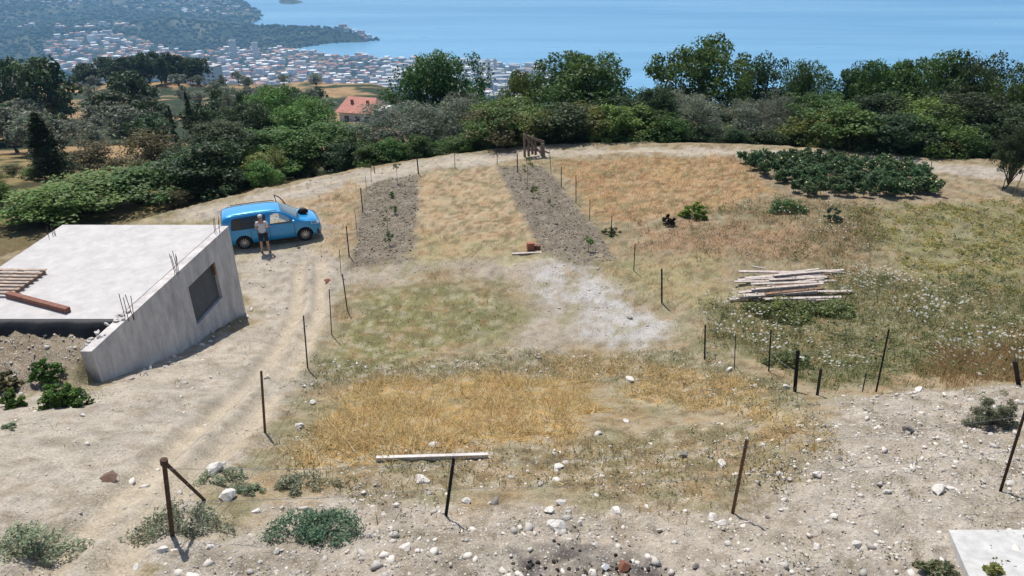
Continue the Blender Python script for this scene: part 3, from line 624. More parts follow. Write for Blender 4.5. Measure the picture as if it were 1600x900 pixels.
link('end_wall', MB().box((rx0+0.05-ox, ry0+0.1-oy, -1), (rx0+0.3-ox, ry1-0.31-oy, ZS-0.225)).mesh('end_wall', [M['wallc']]), room)
link('front_wall', MB().box((rx0+0.31-ox, ry0+0.05-oy, -0.5), (wx(ry0)-T-0.005-ox, ry0+0.3-oy, ZS-0.225)).mesh('front_wall', [M['wallc']]), room)
# tar membrane hanging over the near edge of the slab, rolled at its end
V = []; nn = 26
for i in range(nn):
    x = rx0+(wx(ry0)-T-0.02-rx0)*i/(nn-1); wv = 0.03*math.sin(i*1.1)+0.02*math.sin(i*2.3)
    for (dy, dz) in ((0.10, 0.030), (-0.02, 0.045), (-0.10+wv, 0.0), (-0.16+wv, -0.12), (-0.24+wv*1.5, -0.30)):
        V.append((x-ox, ry0+dy-oy, ZS+dz))
Fm = [(i*5+k, (i+1)*5+k, (i+1)*5+k+1, i*5+k+1) for i in range(nn-1) for k in range(4)]
link('tar_membrane', py_mesh('tar_membrane', V, Fm, [M['tar']], True), room)
# starter bars
for (u, v, n_, h_) in ((275, 424, 5, 0.55), (198, 500, 4, 0.62), (341, 362, 4, 0.50), (84, 369, 4, 0.35)):
    q = at_z(u, v, ZS)
    for i in range(n_):
        x = q[0]+random.uniform(-0.13, 0.13); y = q[1]+random.uniform(-0.16, 0.16); l = random.uniform(-0.07, 0.07)
        link('reinforcing_bar', MB().tube([(x-ox, y-oy, ZS-0.05), (x+l-ox, y+random.uniform(-.05, .05)-oy, ZS+h_*random.uniform(0.8, 1.1))], 0.009, 5).mesh('reinforcing_bar', [M['rust']]), room)
# pallet and timber lying on the slab
pa = at_z(71, 420, ZS+0.14); pb = at_z(17, 458, ZS+0.14); dv = Vector(pb-pa); L_ = dv.length; an = math.atan2(dv.y, dv.x)
pal = empty('wooden_pallet', (pa[0], pa[1], ZS+0.02), an); tag(pal, 'weathered wooden pallet lying on the white concrete roof slab', 'pallet')
bl = MB().box((0, -0.045, 0.0), (L_, 0.045, 0.095)).mesh('bearer', [M['palletwood']])
for k in range(3): link('bearer', bl, pal, (0, -0.06-k*0.62, 0))
sl_ = MB().box((-0.05, -1.42, 0.097), (0.05, 0.05, 0.12)).mesh('slat', [M['slatwood']])
for k in range(8): link('slat', sl_, pal, (0.06+(L_-0.12)*k/7, 0, random.uniform(0, 0.006)), (0, 0, random.uniform(-0.015, 0.015)))
ba = at_z(12, 459, ZS+0.1); bb = at_z(106, 484, ZS+0.1); dv = Vector(bb-ba)
tb = link('timber_beam', MB().box((0, -0.07, 0), (dv.length, 0.07, 0.13)).mesh('timber_beam', [M['redwood']]), None, (ba[0], ba[1], ZS+0.022), (0, 0, math.atan2(dv.y, dv.x)))
tag(tb, 'reddish brown squared timber lying beside the pallet on the slab', 'timber')
# white slab at the lower right corner
q = [P(u, v)+np.array([0, 0, 0.06]) for u, v in ((1480, 834), (1690, 834), (1720, 990), (1545, 990))]; q[2][2] += 0.03; q[3][2] += 0.03
V = [tuple(p) for p in q]+[(p[0], p[1], p[2]-0.6) for p in q]
ws = link('concrete_slab', py_mesh('concrete_slab', V, [(3, 2, 1, 0), (0, 1, 5, 4), (1, 2, 6, 5), (2, 3, 7, 6), (3, 0, 4, 7)], [plain('white_concrete', (0.42, 0.41, 0.39), var=0.18, scale=5, bump=0.5)]))
tag(ws, 'corner of a white concrete slab at the lower right of the bank', 'slab', kind='thing')

# ------------------------------------------------------------------ car
M['paint'] = plain('sky_blue_paint', (0.012, 0.27, 0.56), rough=0.35, var=0.05, scale=1, spec=0.5, coat=0.9, metal=0.25)
M['interior'] = plain('dark_interior', (0.02, 0.02, 0.022), rough=0.9, var=0.2)
M['glass'] = plain('tinted_glass', (0.008, 0.009, 0.012), rough=0.06, var=0.1, spec=0.6)
M['tyre'] = plain('tyre_rubber', (0.018, 0.018, 0.018), rough=0.85, var=0.2)
M['alloy'] = plain('wheel_alloy', (0.55, 0.55, 0.57), rough=0.35, var=0.08, metal=0.7)
M['blackplastic'] = plain('black_plastic', (0.02, 0.02, 0.021), rough=0.6, var=0.2)
M['redlamp'] = plain('red_lamp', (0.35, 0.015, 0.012), rough=0.2, var=0.15, spec=0.6)
M['clearlamp'] = plain('clear_lamp', (0.62, 0.64, 0.66), rough=0.15, var=0.1, spec=0.6)
def clear_glass():
    m, n, b, o = newmat('clear_glass'); gl = n.nodes.new('ShaderNodeBsdfGlossy'); gl.inputs['Roughness'].default_value = 0.03
    tr = n.nodes.new('ShaderNodeBsdfTransparent'); tr.inputs[0].default_value = (0.80, 0.86, 0.86, 1); mx = n.nodes.new('ShaderNodeMixShader'); mx.inputs[0].default_value = 0.12
    n.links.new(tr.outputs[0], mx.inputs[1]); n.links.new(gl.outputs[0], mx.inputs[2]); n.links.new(mx.outputs[0], o.inputs[0]); return m
M['clear'] = clear_glass()
CX = [0.0, .03, .10, .25, .6, 1.1, 1.6, 2.1, 2.45, 2.6, 2.8, 3.0, 3.2, 3.32, 3.45, 3.6, 3.8, 3.98, 4.1, 4.17, 4.2]
CT = [1.28, 1.42, 1.50, 1.55, 1.59, 1.61, 1.61, 1.59, 1.54, 1.49, 1.37, 1.245, 1.12, 1.06, 1.035, 1.01, .96, .89, .81, .71, .62]
CW = [.70, .77, .805, .825, .84, .845, .845, .845, .845, .845, .845, .84, .84, .835, .83, .82, .795, .74, .66, .57, .48]
CB = [.38, .32, .28, .25, .21, .20, .20, .20, .20, .20, .20, .20, .20, .20, .20, .20, .21, .22, .24, .28, .34]
def cf(X, A): return float(np.interp(X, CX, A))
def cbelt(X): return min(0.99-0.012*X, cf(X, CT)-0.07)
def croof(X): return cf(X, CW)-0.16*max(0.0, (cf(X, CT)-cbelt(X))/0.62)-0.02
def csec(X):
    w_, t, b_, be = cf(X, CW), cf(X, CT), cf(X, CB), cbelt(X); r_ = croof(X); zr = t-0.06
    return [(0, b_), (.8*w_, b_), (.955*w_, b_+.05), (w_-.005, b_+.18), (w_+.012, (b_+be)*.5+.05), (w_, be-.09), (w_*.985, be), ((w_*.985+r_)/2+.012, (be+zr)/2), (r_, zr), (r_-.05, t-.018), (r_*.62, t+.006), (0, t+.016)]
def cside(X, zv):
    be = cbelt(X); w_ = cf(X, CW)*.985; r_ = croof(X); zr = cf(X, CT)-0.06
    if zv < be: return cf(X, CW)+0.004
    t = min(1, (zv-be)/max(zr-be, .01)); m_ = (w_+r_)/2+.012
    return w_+(m_-w_)*t*2 if t < .5 else m_+(r_-m_)*(t-.5)*2
Xs = sorted(set(CX+[0.4, 0.85, 1.35, 1.85, 2.28, 2.7, 2.9, 3.1, 3.7, 3.9])); V = []; F = []
for X in Xs:
    h = csec(X); ring = [(X, -y, z) for y, z in h]+[(X, y, z) for y, z in h[1:-1]][::-1]; V += ring
nr = len(csec(1))*2-2
for i in range(len(Xs)-1):
    for k in range(nr): F.append((i*nr+k, i*nr+(k+1) % nr, (i+1)*nr+(k+1) % nr, (i+1)*nr+k))
F += [tuple(range(nr))[::-1], tuple(range((len(Xs)-1)*nr, len(Xs)*nr))]
def recalc(me):
    bm = bmesh.new(); bm.from_mesh(me); bmesh.ops.recalc_face_normals(bm, faces=bm.faces); bm.to_mesh(me); bm.free(); return me
body = recalc(py_mesh('body', V, F, [M['paint'], M['interior']]))
def prism(poly, y0, y1, mat_i=1):
    n_ = len(poly); V = [(x, y0, z) for x, z in poly]+[(x, y1, z) for x, z in poly]
    F = [tuple(range(n_)), tuple(range(n_, 2*n_))[::-1]]+[(k, (k+1) % n_, n_+(k+1) % n_, n_+k) for k in range(n_)]
    me = recalc(py_mesh('cut', V, F, [M['paint'], M['interior']]))
    for p in me.polygons: p.material_index = mat_i
    return me
FW = [(1.98, 1.0), (2.98, .985), (2.98, 1.06), (2.62, 1.36), (2.40, 1.45), (2.06, 1.46)]
RW = [(.34, 1.04), (.36, 0.96), (1.80, 0.96), (1.84, 1.46), (1.5, 1.48), (.62, 1.455), (.42, 1.40)]
circ = lambda cx, cz, r: [(cx+r*math.cos(t), cz+r*math.sin(t)) for t in np.linspace(0, 2*math.pi, 25)[:-1]]
cuts = [prism(FW, -1.2, 0.0), prism([(1.96, 0.42), (2.92, 0.42), (2.92, 1.04), (2.62, 1.38), (2.40, 1.47), (1.96, 1.47)], -0.66, 1.2)]
for cx in (0.80, 3.42):
    cuts += [prism(circ(cx, 0.32, 0.365), -1.2, -0.52), prism(circ(cx, 0.32, 0.365), 0.52, 1.2)]
def boolean(me, cuts):
    o = bpy.data.objects.new('tmp', me); COL.objects.link(o); cs = []
    for c in cuts:
        co = bpy.data.objects.new('tmpc', c); COL.objects.link(co); cs.append(co)
        md = o.modifiers.new('b', 'BOOLEAN'); md.operation = 'DIFFERENCE'; md.solver = 'EXACT'; md.object = co
    dg = bpy.context.evaluated_depsgraph_get(); dg.update()
    r_ = bpy.data.meshes.new_from_object(o.evaluated_get(dg))
    for q in [o]+cs: bpy.data.objects.remove(q)
    return r_
body = boolean(body, cuts)
for p in body.polygons: p.use_smooth = True
try: body.set_sharp_from_angle(angle=R(34))
except Exception: pass
wr_ = P(384, 388); wf_ = P(478, 376)
ca = math.atan2(wf_[1]-wr_[1], wf_[0]-wr_[0]); 
# contact points are those of the right-hand wheels
rgt = np.array([math.sin(ca), -math.cos(ca)]); org = wr_[:2]-np.array([math.cos(ca), math.sin(ca)])*0.76-rgt*0.70
car = empty('parked_car', (org[0], org[1], 0), ca)
cz = [gz1(*(org+np.array([math.cos(ca), math.sin(ca)])*a_+rgt*b_)) for a_ in (0.8, 3.42) for b_ in (-.74, .74)]
car.scale = (0.95,)*3
car.location.z = max(cz)*0.5+sum(cz)/4*0.5-0.01
tag(car, 'sky blue tall family car parked on the dirt track beside the standing person', 'car')
link('body', body, car)
def side_panel(nm, poly, mat, off=0.008, parent=None, sides=(-1, 1), rings=0):
    res = []
    for sg in sides:
        bm = bmesh.new(); vs_ = [bm.verts.new((x, 0, z)) for x, z in poly]; f = bm.faces.new(vs_)
        bmesh.ops.triangulate(bm, faces=[f]); bmesh.ops.subdivide_edges(bm, edges=bm.edges, cuts=3, use_grid_fill=True)
        for v in bm.verts: v.co.y = sg*(cside(v.co.x, v.co.z)+off)
        bmesh.ops.recalc_face_normals(bm, faces=bm.faces); me = bpy.data.meshes.new(nm); bm.to_mesh(me); bm.free(); me.materials.append(mat)
        for p in me.polygons: p.use_smooth = True
        res.append(link(nm, me, parent))
    return res
side_panel('side_window', RW, M['glass'], 0.012, car)
side_panel('side_window', FW, M['clear'], -0.02, car, (-1,))
def deck(nm, Xa, Xb, mat, inset, parent, off=0.012, n_=8):
    V = []; 
    for i in range(n_+1):
        X = Xa+(Xb-Xa)*i/n_; k = croof(X)-inset; t = cf(X, CT)+off
        for q in np.linspace(-1, 1, 7): V.append((X, q*k, t+0.006-(0.018 if abs(q) > 0.9 else 0)+0.008*(1-q*q)))
    return link(nm, py_mesh(nm, V, [tuple(f) for f in grid_faces(n_+1, 7)], [mat], True), parent)
M['screen'] = plain('windscreen_glass', (0.05, 0.075, 0.095), rough=0.05, var=0.1, spec=0.9)
deck('windscreen', 2.52, 3.26, M['screen'], 0.07, car)
V = []
for z in np.linspace(1.02, 1.40, 5):
    for q in np.linspace(-1, 1, 5): V.append((float(np.interp(z, [1.0, 1.28, 1.42], [-0.012, -0.012, 0.022])), q*0.60, z))
link('rear_window', py_mesh('rear_window', V, [tuple(f) for f in grid_faces(5, 5)], [M['glass']], True), car)
tyre = MB().lathe([(.20, -.085), (.265, -.098), (.30, -.09), (.318, -.06), (.318, .06), (.30, .09), (.265, .098), (.20, .085)], 28).mesh('tyre', [M['tyre']], True)
rb = MB().lathe([(.215, .08), (.222, -.06), (.205, -.085), (.195, -.06), (.19, .0)], 28)
for k in range(11):
    t = 2*math.pi*k/11; rb.box((0.03, -.075, -.014), (.2, -.05, .014), Matrix.Rotation(t, 4, 'Y'))
rb.lathe([(0.0, -.085), (.05, -.082), (.055, -.04)], 14)
rim_me = rb.mesh('rim', [M['alloy']]); hub_me = MB().lathe([(0.0, -0.01), (.195, -0.01)], 20).mesh('brake_disc', [M['blackplastic']])
for cx in (0.80, 3.42):
    for sg in (-1, 1):
        we = empty('wheel', (cx, sg*0.745, 0.315)); we.parent = car; we.rotation_euler = (0, 0, 0 if sg < 0 else math.pi)
        link('tyre', tyre, we); link('rim', rim_me, we); link('brake_disc', hub_me, we)
for sg in (-1, 1):
    link('taillight', MB().add([(-0.005, sg*.60, .78), (-.005, sg*.70, .76), (.16, sg*.835, .78), (.16, sg*.828, 1.12), (.03, sg*.765, 1.14), (-.006, sg*.64, 1.12), (.06, sg*.6, .8), (.06, sg*.6, 1.1)], [(0, 1, 4, 5), (1, 2, 3, 4), (5, 4, 3, 7), (0, 6, 2, 1)]).mesh('taillight', [M['redlamp']]), car)
    link('headlight', MB().add([(3.72, sg*.825, .80), (4.04, sg*.735, .74), (4.14, sg*.60, .70), (4.135, sg*.56, .79), (4.0, sg*.66, .885), (3.78, sg*.79, .91)], [(0, 1, 4, 5), (1, 2, 3, 4)]).mesh('headlight', [M['clearlamp']]), car)
    mp_ = MB(); mp_.tube([(0.45, sg*.66, 1.585), (.6, sg*.665, 1.60), (1.5, sg*.665, 1.625), (2.2, sg*.665, 1.60), (2.36, sg*.66, 1.575)], 0.018, 6); link('roof_rail', mp_.mesh('roof_rail', [M['blackplastic']], True), car)
    mm = MB(); mm.lathe([(0.0, -.10), (.06, -.09), (.085, -.03), (.085, .05), (.06, .09), (0, .095)], 10, c=(2.98, sg*.97, 1.07)); link('door_mirror', mm.mesh('door_mirror', [M['paint'] if sg < 0 else M['blackplastic']], True), car)
    for X in (1.12, 2.02): link('door_handle', MB().box((X, sg*.845-.02, .86), (X+.19, sg*.845+.02, .895)).mesh('door_handle', [M['paint']]), car)
link('front_bumper', MB().add([(4.0, -.76, .24), (4.19, -.5, .27), (4.225, 0, .27), (4.19, .5, .27), (4.0, .76, .24), (4.0, -.77, .46), (4.19, -.52, .50), (4.225, 0, .50), (4.19, .52, .50), (4.0, .77, .46)], [(0, 1, 6, 5), (1, 2, 7, 6), (2, 3, 8, 7), (3, 4, 9, 8)]).mesh('front_bumper', [M['blackplastic']], True), car)
link('rear_bumper', MB().add([(.12, -.85, .30), (-.03, -.70, .30), (-.06, 0, .30), (-.03, .70, .30), (.12, .85, .30), (.12, -.85, .55), (-.03, -.72, .57), (-.06, 0, .57), (-.03, .72, .57), (.12, .85, .55), (.0, -.66, .60), (.0, .66, .60)], [(0, 5, 6, 1), (1, 6, 7, 2), (2, 7, 8, 3), (3, 8, 9, 4), (5, 10, 6), (6, 10, 11, 8, 7), (8, 11, 9)]).mesh('rear_bumper', [M['paint']], False), car)
link('side_sill', MB().box((1.18, -.86, .20), (3.04, -.83, .285)).mesh('side_sill', [M['blackplastic']]), car)
# shut lines of the doors
for X in (1.14, 1.93, 3.0):
    link('door_seam', MB().tube([(X, -cside(X, z_)-0.0105+(0.0), z_) for z_ in (.32, .6, .9)], 0.007, 4).mesh('door_seam', [M['blackplastic']]), car)
# far front door standing open, its window frame showing over the bonnet
od = empty('open_door', (2.98, 0.86, 0)); od.parent = car; od.rotation_euler = (0, 0, R(-62))
link('door_panel', MB().add([(-1.0, 0, .3), (0, 0, .3), (0, .06, .3), (-1.0, .06, .3), (-1.0, -.02, 1.0), (0, -.02, 1.0), (0, .05, 1.0), (-1.0, .05, 1.0)], [(0, 1, 5, 4), (1, 2, 6, 5), (2, 3, 7, 6), (3, 0, 4, 7), (4, 5, 6, 7)]).mesh('door_panel', [M['paint']]), od)
link('window_frame', MB().tube([(-.02, .02, 1.0), (-.42, -.06, 1.40), (-.62, -.09, 1.50), (-.96, -.09, 1.50), (-1.0, .0, 1.0)], 0.028, 6).mesh('window_frame', [M['blackplastic']]), od)

def carw(x, y, z): return Matrix.Translation(car.location) @ Matrix.Rotation(ca, 4, 'Z') @ (Vector((x, y, z))*0.95)
bag = MB(); rings = [(0.0, 0.0, .15), (.03, 0.02, .2), (.12, .02, .19), (.2, 0.0, .14), (.235, 0, .05)]
V = []; 
for z, off, r_ in rings:
    for k in range(12):
        t = 2*math.pi*k/12; rr = r_*(1+0.12*math.sin(3*t+z*9)); V.append((rr*1.15*math.cos(t), off+rr*0.85*math.sin(t), z))
F = [(i*12+k, i*12+(k+1) % 12, (i+1)*12+(k+1) % 12, (i+1)*12+k) for i in range(4) for k in range(12)]+[tuple(range(12))[::-1], tuple(range(48, 60))]
bp_ = carw(3.50, -0.02, 1.035); bo = empty('black_bag', bp_, ca); tag(bo, 'black bag set on the bonnet of the blue car', 'bag')
link('bag_body', py_mesh('bag_body', V, F, [plain('black_fabric', (0.012, 0.012, 0.012), rough=0.9)], True), bo)
link('bag_strap', MB().tube([(-.12, 0, .2), (-.06, .02, .28), (.06, .02, .28), (.12, 0, .2)], 0.012, 5).mesh('bag_strap', [M['blackplastic']]), bo)

# ------------------------------------------------------------------ person standing by the car
def skinmesh(nm, verts, edges, radii, mats, sub=2, root=0):
    me = bpy.data.meshes.new(nm); me.from_pydata(verts, edges, []); o = bpy.data.objects.new('tmp', me); COL.objects.link(o)
    md = o.modifiers.new('skin', 'SKIN'); 
    if not me.skin_vertices: 
        bpy.context.view_layer.objects.active = o
    for i, r_ in enumerate(radii):
        sv = me.skin_vertices[0].data[i]; sv.radius = r_ if hasattr(r_, '__len__') else (r_, r_); sv.use_root = (i == root)
    s = o.modifiers.new('sub', 'SUBSURF'); s.levels = sub; s.render_levels = sub
    dg = bpy.context.evaluated_depsgraph_get(); dg.update(); r = bpy.data.meshes.new_from_object(o.evaluated_get(dg)); bpy.data.objects.remove(o)
    r.materials.clear()
    for m_ in mats: r.materials.append(m_)
    for p in r.polygons: p.use_smooth = True
    return r
M['skin'] = plain('skin', (0.42, 0.24, 0.16), rough=0.6, var=0.08)
M['shirt'] = plain('pale_tshirt', (0.52, 0.53, 0.56), rough=0.9, var=0.12, scale=5)
M['shorts'] = plain('dark_shorts', (0.022, 0.026, 0.04), rough=0.9, var=0.2)
M['cap'] = plain('pale_cap', (0.50, 0.48, 0.46), rough=0.9, var=0.1)
M['shoe'] = plain('dark_shoes', (0.02, 0.02, 0.02), rough=0.7)
M['hair'] = plain('dark_hair', (0.02, 0.015, 0.012), rough=0.8)
fp = P(416, 396); per = empty('person', (fp[0], fp[1], gz1(fp[0], fp[1])), R(12)); tag(per, 'person in pale T-shirt dark shorts and cap standing with back turned', 'person')
per.scale = (.95,)*3
JV = [(0, 0, .95), (0, .01, 1.12), (0, .0, 1.30), (0, -.01, 1.43), (0, .0, 1.50), (0, .01, 1.555), (0, .025, 1.63), (0, .02, 1.70),
      (.17, -.01, 1.42), (.30, -.02, 1.20), (.20, .20, 1.10), (.15, .27, 1.11), (-.17, -.01, 1.42), (-.25, .0, 1.17), (-.21, .19, 1.02), (-.18, .26, 1.02),
      (.10, 0, .90), (.13, .02, .50), (.15, -.01, .10), (.16, .02, .045), (.18, .15, .03), (-.10, 0, .90), (-.13, .03, .50), (-.15, 0, .10), (-.16, .03, .045), (-.19, .16, .03)]
JE = [(0, 1), (1, 2), (2, 3), (3, 4), (4, 5), (5, 6), (6, 7), (3, 8), (8, 9), (9, 10), (10, 11), (3, 12), (12, 13), (13, 14), (14, 15), (0, 16), (16, 17), (17, 18), (18, 19), (19, 20), (0, 21), (21, 22), (22, 23), (23, 24), (24, 25)]
JR = [(.15, .11), (.14, .10), (.16, .105), (.13, .09), .055, .06, (.085, .10), (.075, .085), .06, .045, .032, .036, .06, .045, .032, .036, .095, .07, .045, .045, .03, .095, .07, .045, .045, .03]
# fingers
for hi, sg in ((11, 1), (15, -1)):
    hx, hy, hz = JV[hi]
    for k in range(5):
        a0 = (hx+(-.03+.015*k)*1.0, hy+.035-(.03 if k == 4 else 0), hz-.01); a1 = (a0[0]-sg*.012, a0[1]+(.035 if k != 4 else .01), hz-.02-.004*k); a2 = (a1[0]-sg*.01, a1[1]+.012, hz-.042)
        b0 = len(JV); JV += [a0, a1, a2]; JE += [(hi, b0), (b0, b0+1), (b0+1, b0+2)]; JR += [.010, .009, .008]
link('body', skinmesh('body', JV, JE, JR, [M['skin']], 1), per)
link('shirt', skinmesh('shirt', [(0, 0, .90), (0, .01, 1.10), (0, 0, 1.30), (0, -.01, 1.43), (.17, -.01, 1.42), (.255, -.02, 1.28), (-.17, -.01, 1.42), (-.225, -.005, 1.27)], [(0, 1), (1, 2), (2, 3), (3, 4), (4, 5), (3, 6), (6, 7)], [(.175, .13), (.16, .12), (.17, .12), (.13, .095), .075, .068, .075, .068], [M['shirt']]), per)
link('shorts', skinmesh('shorts', [(0, 0, .97), (.10, 0, .88), (.13, .02, .52), (-.10, 0, .88), (-.13, .03, .52)], [(0, 1), (1, 2), (0, 3), (3, 4)], [(.165, .13), .115, .095, .115, .095], [M['shorts']]), per)
link('hair', skinmesh('hair', [(0, .0, 1.60), (0, .005, 1.69)], [(0, 1)], [(.088, .098), (.08, .09)], [M['hair']]), per)
cp = MB(); 
V = []
for i, (r_, z) in enumerate(((.108, 1.665), (.108, 1.70), (.095, 1.745), (.06, 1.775), (.01, 1.785))):
    for k in range(14): t = 2*math.pi*k/14; V.append((r_*.92*math.cos(t), .012+r_*1.08*math.sin(t), z))
cp.add(V, [(i*14+k, i*14+(k+1) % 14, (i+1)*14+(k+1) % 14, (i+1)*14+k) for i in range(4) for k in range(14)])
cp.add([(-.085, .10, 1.672), (-.06, .20, 1.655), (0, .225, 1.652), (.06, .20, 1.655), (.085, .10, 1.672), (0, .10, 1.69)], [(0, 1, 5), (1, 2, 5), (2, 3, 5), (3, 4, 5)])
link('cap', cp.mesh('cap', [M['cap']], True), per)
for sg, yo in ((1, .0), (-1, .01)):
    link('shoe', skinmesh('shoe', [(sg*.155, -.04+yo, .05), (sg*.165, .05+yo, .05), (sg*.185, .19+yo, .035)], [(0, 1), (1, 2)], [(.055, .055), (.055, .055), (.05, .038)], [M['shoe']], 1), per)

# ------------------------------------------------------------------ trees and shrubs
def u_of(x, y, z): return 800+x/(y*math.cos(PITCH)+(12-z)*math.sin(PITCH))*FPX
def lm(u, table):
    return min(table, key=lambda t: abs(t[0]-u))[1]
EDGE = [(500, 'beside the bend of the track'), (560, 'at the left foot of the large olive'), (620, 'below the large olive tree'), (680, 'behind the left tilled bed corner'), (740, 'behind the middle far fence post'), (790, 'left of the ramshackle gate'), (850, 'behind the ramshackle gate'), (910, 'right of the ramshackle gate'), (970, 'below the rounded dark evergreen'), (1030, 'below the pointed dark evergreen'), (1090, 'under the leftmost silvery olive'), (1155, 'under the middle silvery olive'), (1220, 'under the rightmost silvery olive'), (1290, 'left above the vegetable patch'), (1370, 'above the middle of the vegetable patch'), (1450, 'above the right end of the vegetable patch'), (1530, 'behind the track at the right'), (1610, 'by the right frame edge behind the track')]
LEFT = [(-60, 'left of the frame edge'), (10, 'at the left frame edge'), (60, 'near the small conifer'), (130, 'right of the small conifer'), (200, 'below the wide dark tree'), (265, 'below the slim cypresses'), (330, 'by the large dark bushy tree'), (400, 'above the track bend'), (470, 'below the pink roofed house')]
HILL = [(-20, 'at the left frame edge'), (50, 'below the big dark round tree'), (110, 'right of the big dark round tree'), (150, 'left of the dark round tree'), (200, 'beside the dark round tree'), (240, 'left of the cypresses'), (285, 'above the cypresses'), (330, 'below the grey block building'), (380, 'right of the grey block building'), (440, 'left above the pink roof'), (520, 'beside the pink roofed house'), (620, 'right of the pink roofed house')]
def leaves_mesh(name, centers, radii, nper, size, base, var=0.22, flat=0.75, aspect=0.55, up=0.0, mat=None):
    """leaf faces spread through many clumps"""
    n = len(centers)*nper; c = np.repeat(centers, nper, 0); r = np.repeat(radii, nper)
    d = rng.normal(size=(n, 3)); d /= np.linalg.norm(d, axis=1)[:, None]
    p = c+d*(r*rng.uniform(0.25, 1.0, n)**0.5)[:, None]*np.array([1, 1, flat])
    nrm = rng.normal(size=(n, 3)); nrm[:, 2] = np.abs(nrm[:, 2])+up; nrm += d*0.5; nrm /= np.linalg.norm(nrm, axis=1)[:, None]
    a = np.cross(nrm, rng.normal(size=(n, 3))); a /= np.linalg.norm(a, axis=1)[:, None]; b = np.cross(nrm, a)
    s = (size*rng.uniform(0.6, 1.35, n))[:, None]; w_ = s*aspect
    V = np.stack([p-a*s, p+b*w_+nrm*s*0.1, p+a*s, p-b*w_+nrm*s*0.1], 1).reshape(-1, 3)
    F = np.arange(n*4).reshape(-1, 4)
    tint = np.repeat(rng.uniform(1-var, 1+var, (len(centers), 1)), nper, 0)*rng.uniform(0.8, 1.2, (n, 1))
    col = np.asarray(base)[None]*tint; col[:, 0] *= rng.uniform(0.8, 1.25, n)
    return np_mesh(name, V, F, [mat or M['leaf']], np.repeat(col, 4, 0))
def crown_clumps(h, w_, h0, nl, nc, cr, spread=1.0, top=1.0):
    """clump centres over a few uneven lobes; returns clumps and lobe centres"""
    lobes = []
    for i in range(nl):
        t = (i+0.5)/nl; a = i*2.4+rng.uniform(-0.4, 0.4); z = h0+(h-h0)*rng.uniform(0.22, 0.80)
        prof = math.sin(math.pi*min(0.98, max(0.12, (z-h0)/(h-h0)*0.85+0.12)))
        rr = w_*0.5*rng.uniform(0.15, 0.66)*prof*spread
        lobes.append((rr*math.cos(a), rr*math.sin(a), z, w_*rng.uniform(0.20, 0.31)))
    lobes.append((rng.uniform(-.1, .1)*w_, rng.uniform(-.1, .1)*w_, h-0.2*(h-h0)*top, w_*0.2)); lobes = np.array(lobes)
    k = rng.integers(0, len(lobes), nc); d = rng.normal(size=(nc, 3)); d /= np.linalg.norm(d, axis=1)[:, None]; d[:, 2] = np.where(rng.uniform(size=nc) < 0.55, np.abs(d[:, 2]), d[:, 2])
    c = lobes[k, :3]+d*(lobes[k, 3]*rng.uniform(0.55, 1.05, nc))[:, None]*np.array([1, 1, 0.85])
    c[:, 2] = np.clip(c[:, 2], h0*0.7, h); return c, lobes
def trunk_mesh(h, h0, lobes, r0, lean=0.05, n=7):
    mb = MB(); tp = Vector((lean*h*rng.uniform(-1, 1), lean*h*rng.uniform(-1, 1), h0*0.9))
    mb.tube([(0, 0, -0.5), (0.02, 0, 0.1), tp*0.5+Vector((rng.uniform(-.06, .06), rng.uniform(-.06, .06), 0)), tp], [r0*1.5, r0*1.15, r0*0.9, r0*0.75], n)
    for l in lobes:
        e = Vector(l[:3]); m_ = tp.lerp(e, 0.5)+Vector((rng.uniform(-.15, .15), rng.uniform(-.15, .15), 0.1*h0)); mb.tube([tp, m_, e], [r0*0.6, r0*0.35, r0*0.1], 5)
        for q in range(2):
            dn = Vector(rng.normal(size=3)); e2 = e+dn.normalized()*l[3]*0.6; mb.tube([m_.lerp(e, 0.5), e2], [r0*0.2, r0*0.05], 4, False)
    return mb.mesh('trunk', [M['bark']], True)
MG = (0.062, 0.118, 0.024); LG = (0.098, 0.165, 0.032); OL = (0.165, 0.190, 0.130); BR = (0.115, 0.115, 0.045); HK = (0.040, 0.070, 0.024); YG = (0.155, 0.18, 0.045)
ARC = {}
def arch(key, h, w_, h0, nl, nc, cr, nper, leaf, col, r0, **kw):
    lst = []
    for v in range(kw.pop('variants', 2)):
        c, lobes = crown_clumps(h, w_, h0, nl, nc, cr, kw.get('spread', 1.0))
        cm = leaves_mesh('crown', c, rng.uniform(cr*0.6, cr*1.3, len(c)), nper, leaf, col, kw.get('var', 0.28), kw.get('flat', 0.7), kw.get('aspect', 0.55), kw.get('up', 0.2))
        co = np.empty(len(cm.vertices)*3, np.float32); cm.vertices.foreach_get('co', co); co = co.reshape(-1, 3)
        lst.append((cm, trunk_mesh(h, h0, lobes, r0), float(np.percentile(co[:, 2], 98.5)), 2*float(np.percentile(np.hypot(co[:, 0], co[:, 1]), 93))))
    ARC[key] = lst
arch('oak', 8, 8, 1.2, 15, 270, 0.66, 95, 0.095, MG, 0.16, variants=3)
arch('dark', 8, 6.5, 0.7, 12, 230, 0.64, 95, 0.090, HK, 0.16, variants=2)
arch('green', 7, 6.5, 0.8, 11, 180, 0.6, 100, 0.085, LG, 0.13, variants=2)
arch('olive', 6, 7, 0.6, 12, 200, 0.55, 100, 0.080, OL, 0.16, variants=3, aspect=0.3)
arch('shrub', 3, 3.6, 0.1, 8, 80, 0.42, 84, 0.072, MG, 0.05, variants=3)
arch('lightshrub', 3, 3.4, 0.1, 8, 76, 0.40, 84, 0.072, LG, 0.05, variants=2)
arch('brownshrub', 3, 3.8, 0.1, 8, 70, 0.42, 80, 0.065, BR, 0.05, variants=1)
arch('darkshrub', 3, 3.4, 0.1, 8, 80, 0.42, 84, 0.072, HK, 0.05, variants=2)
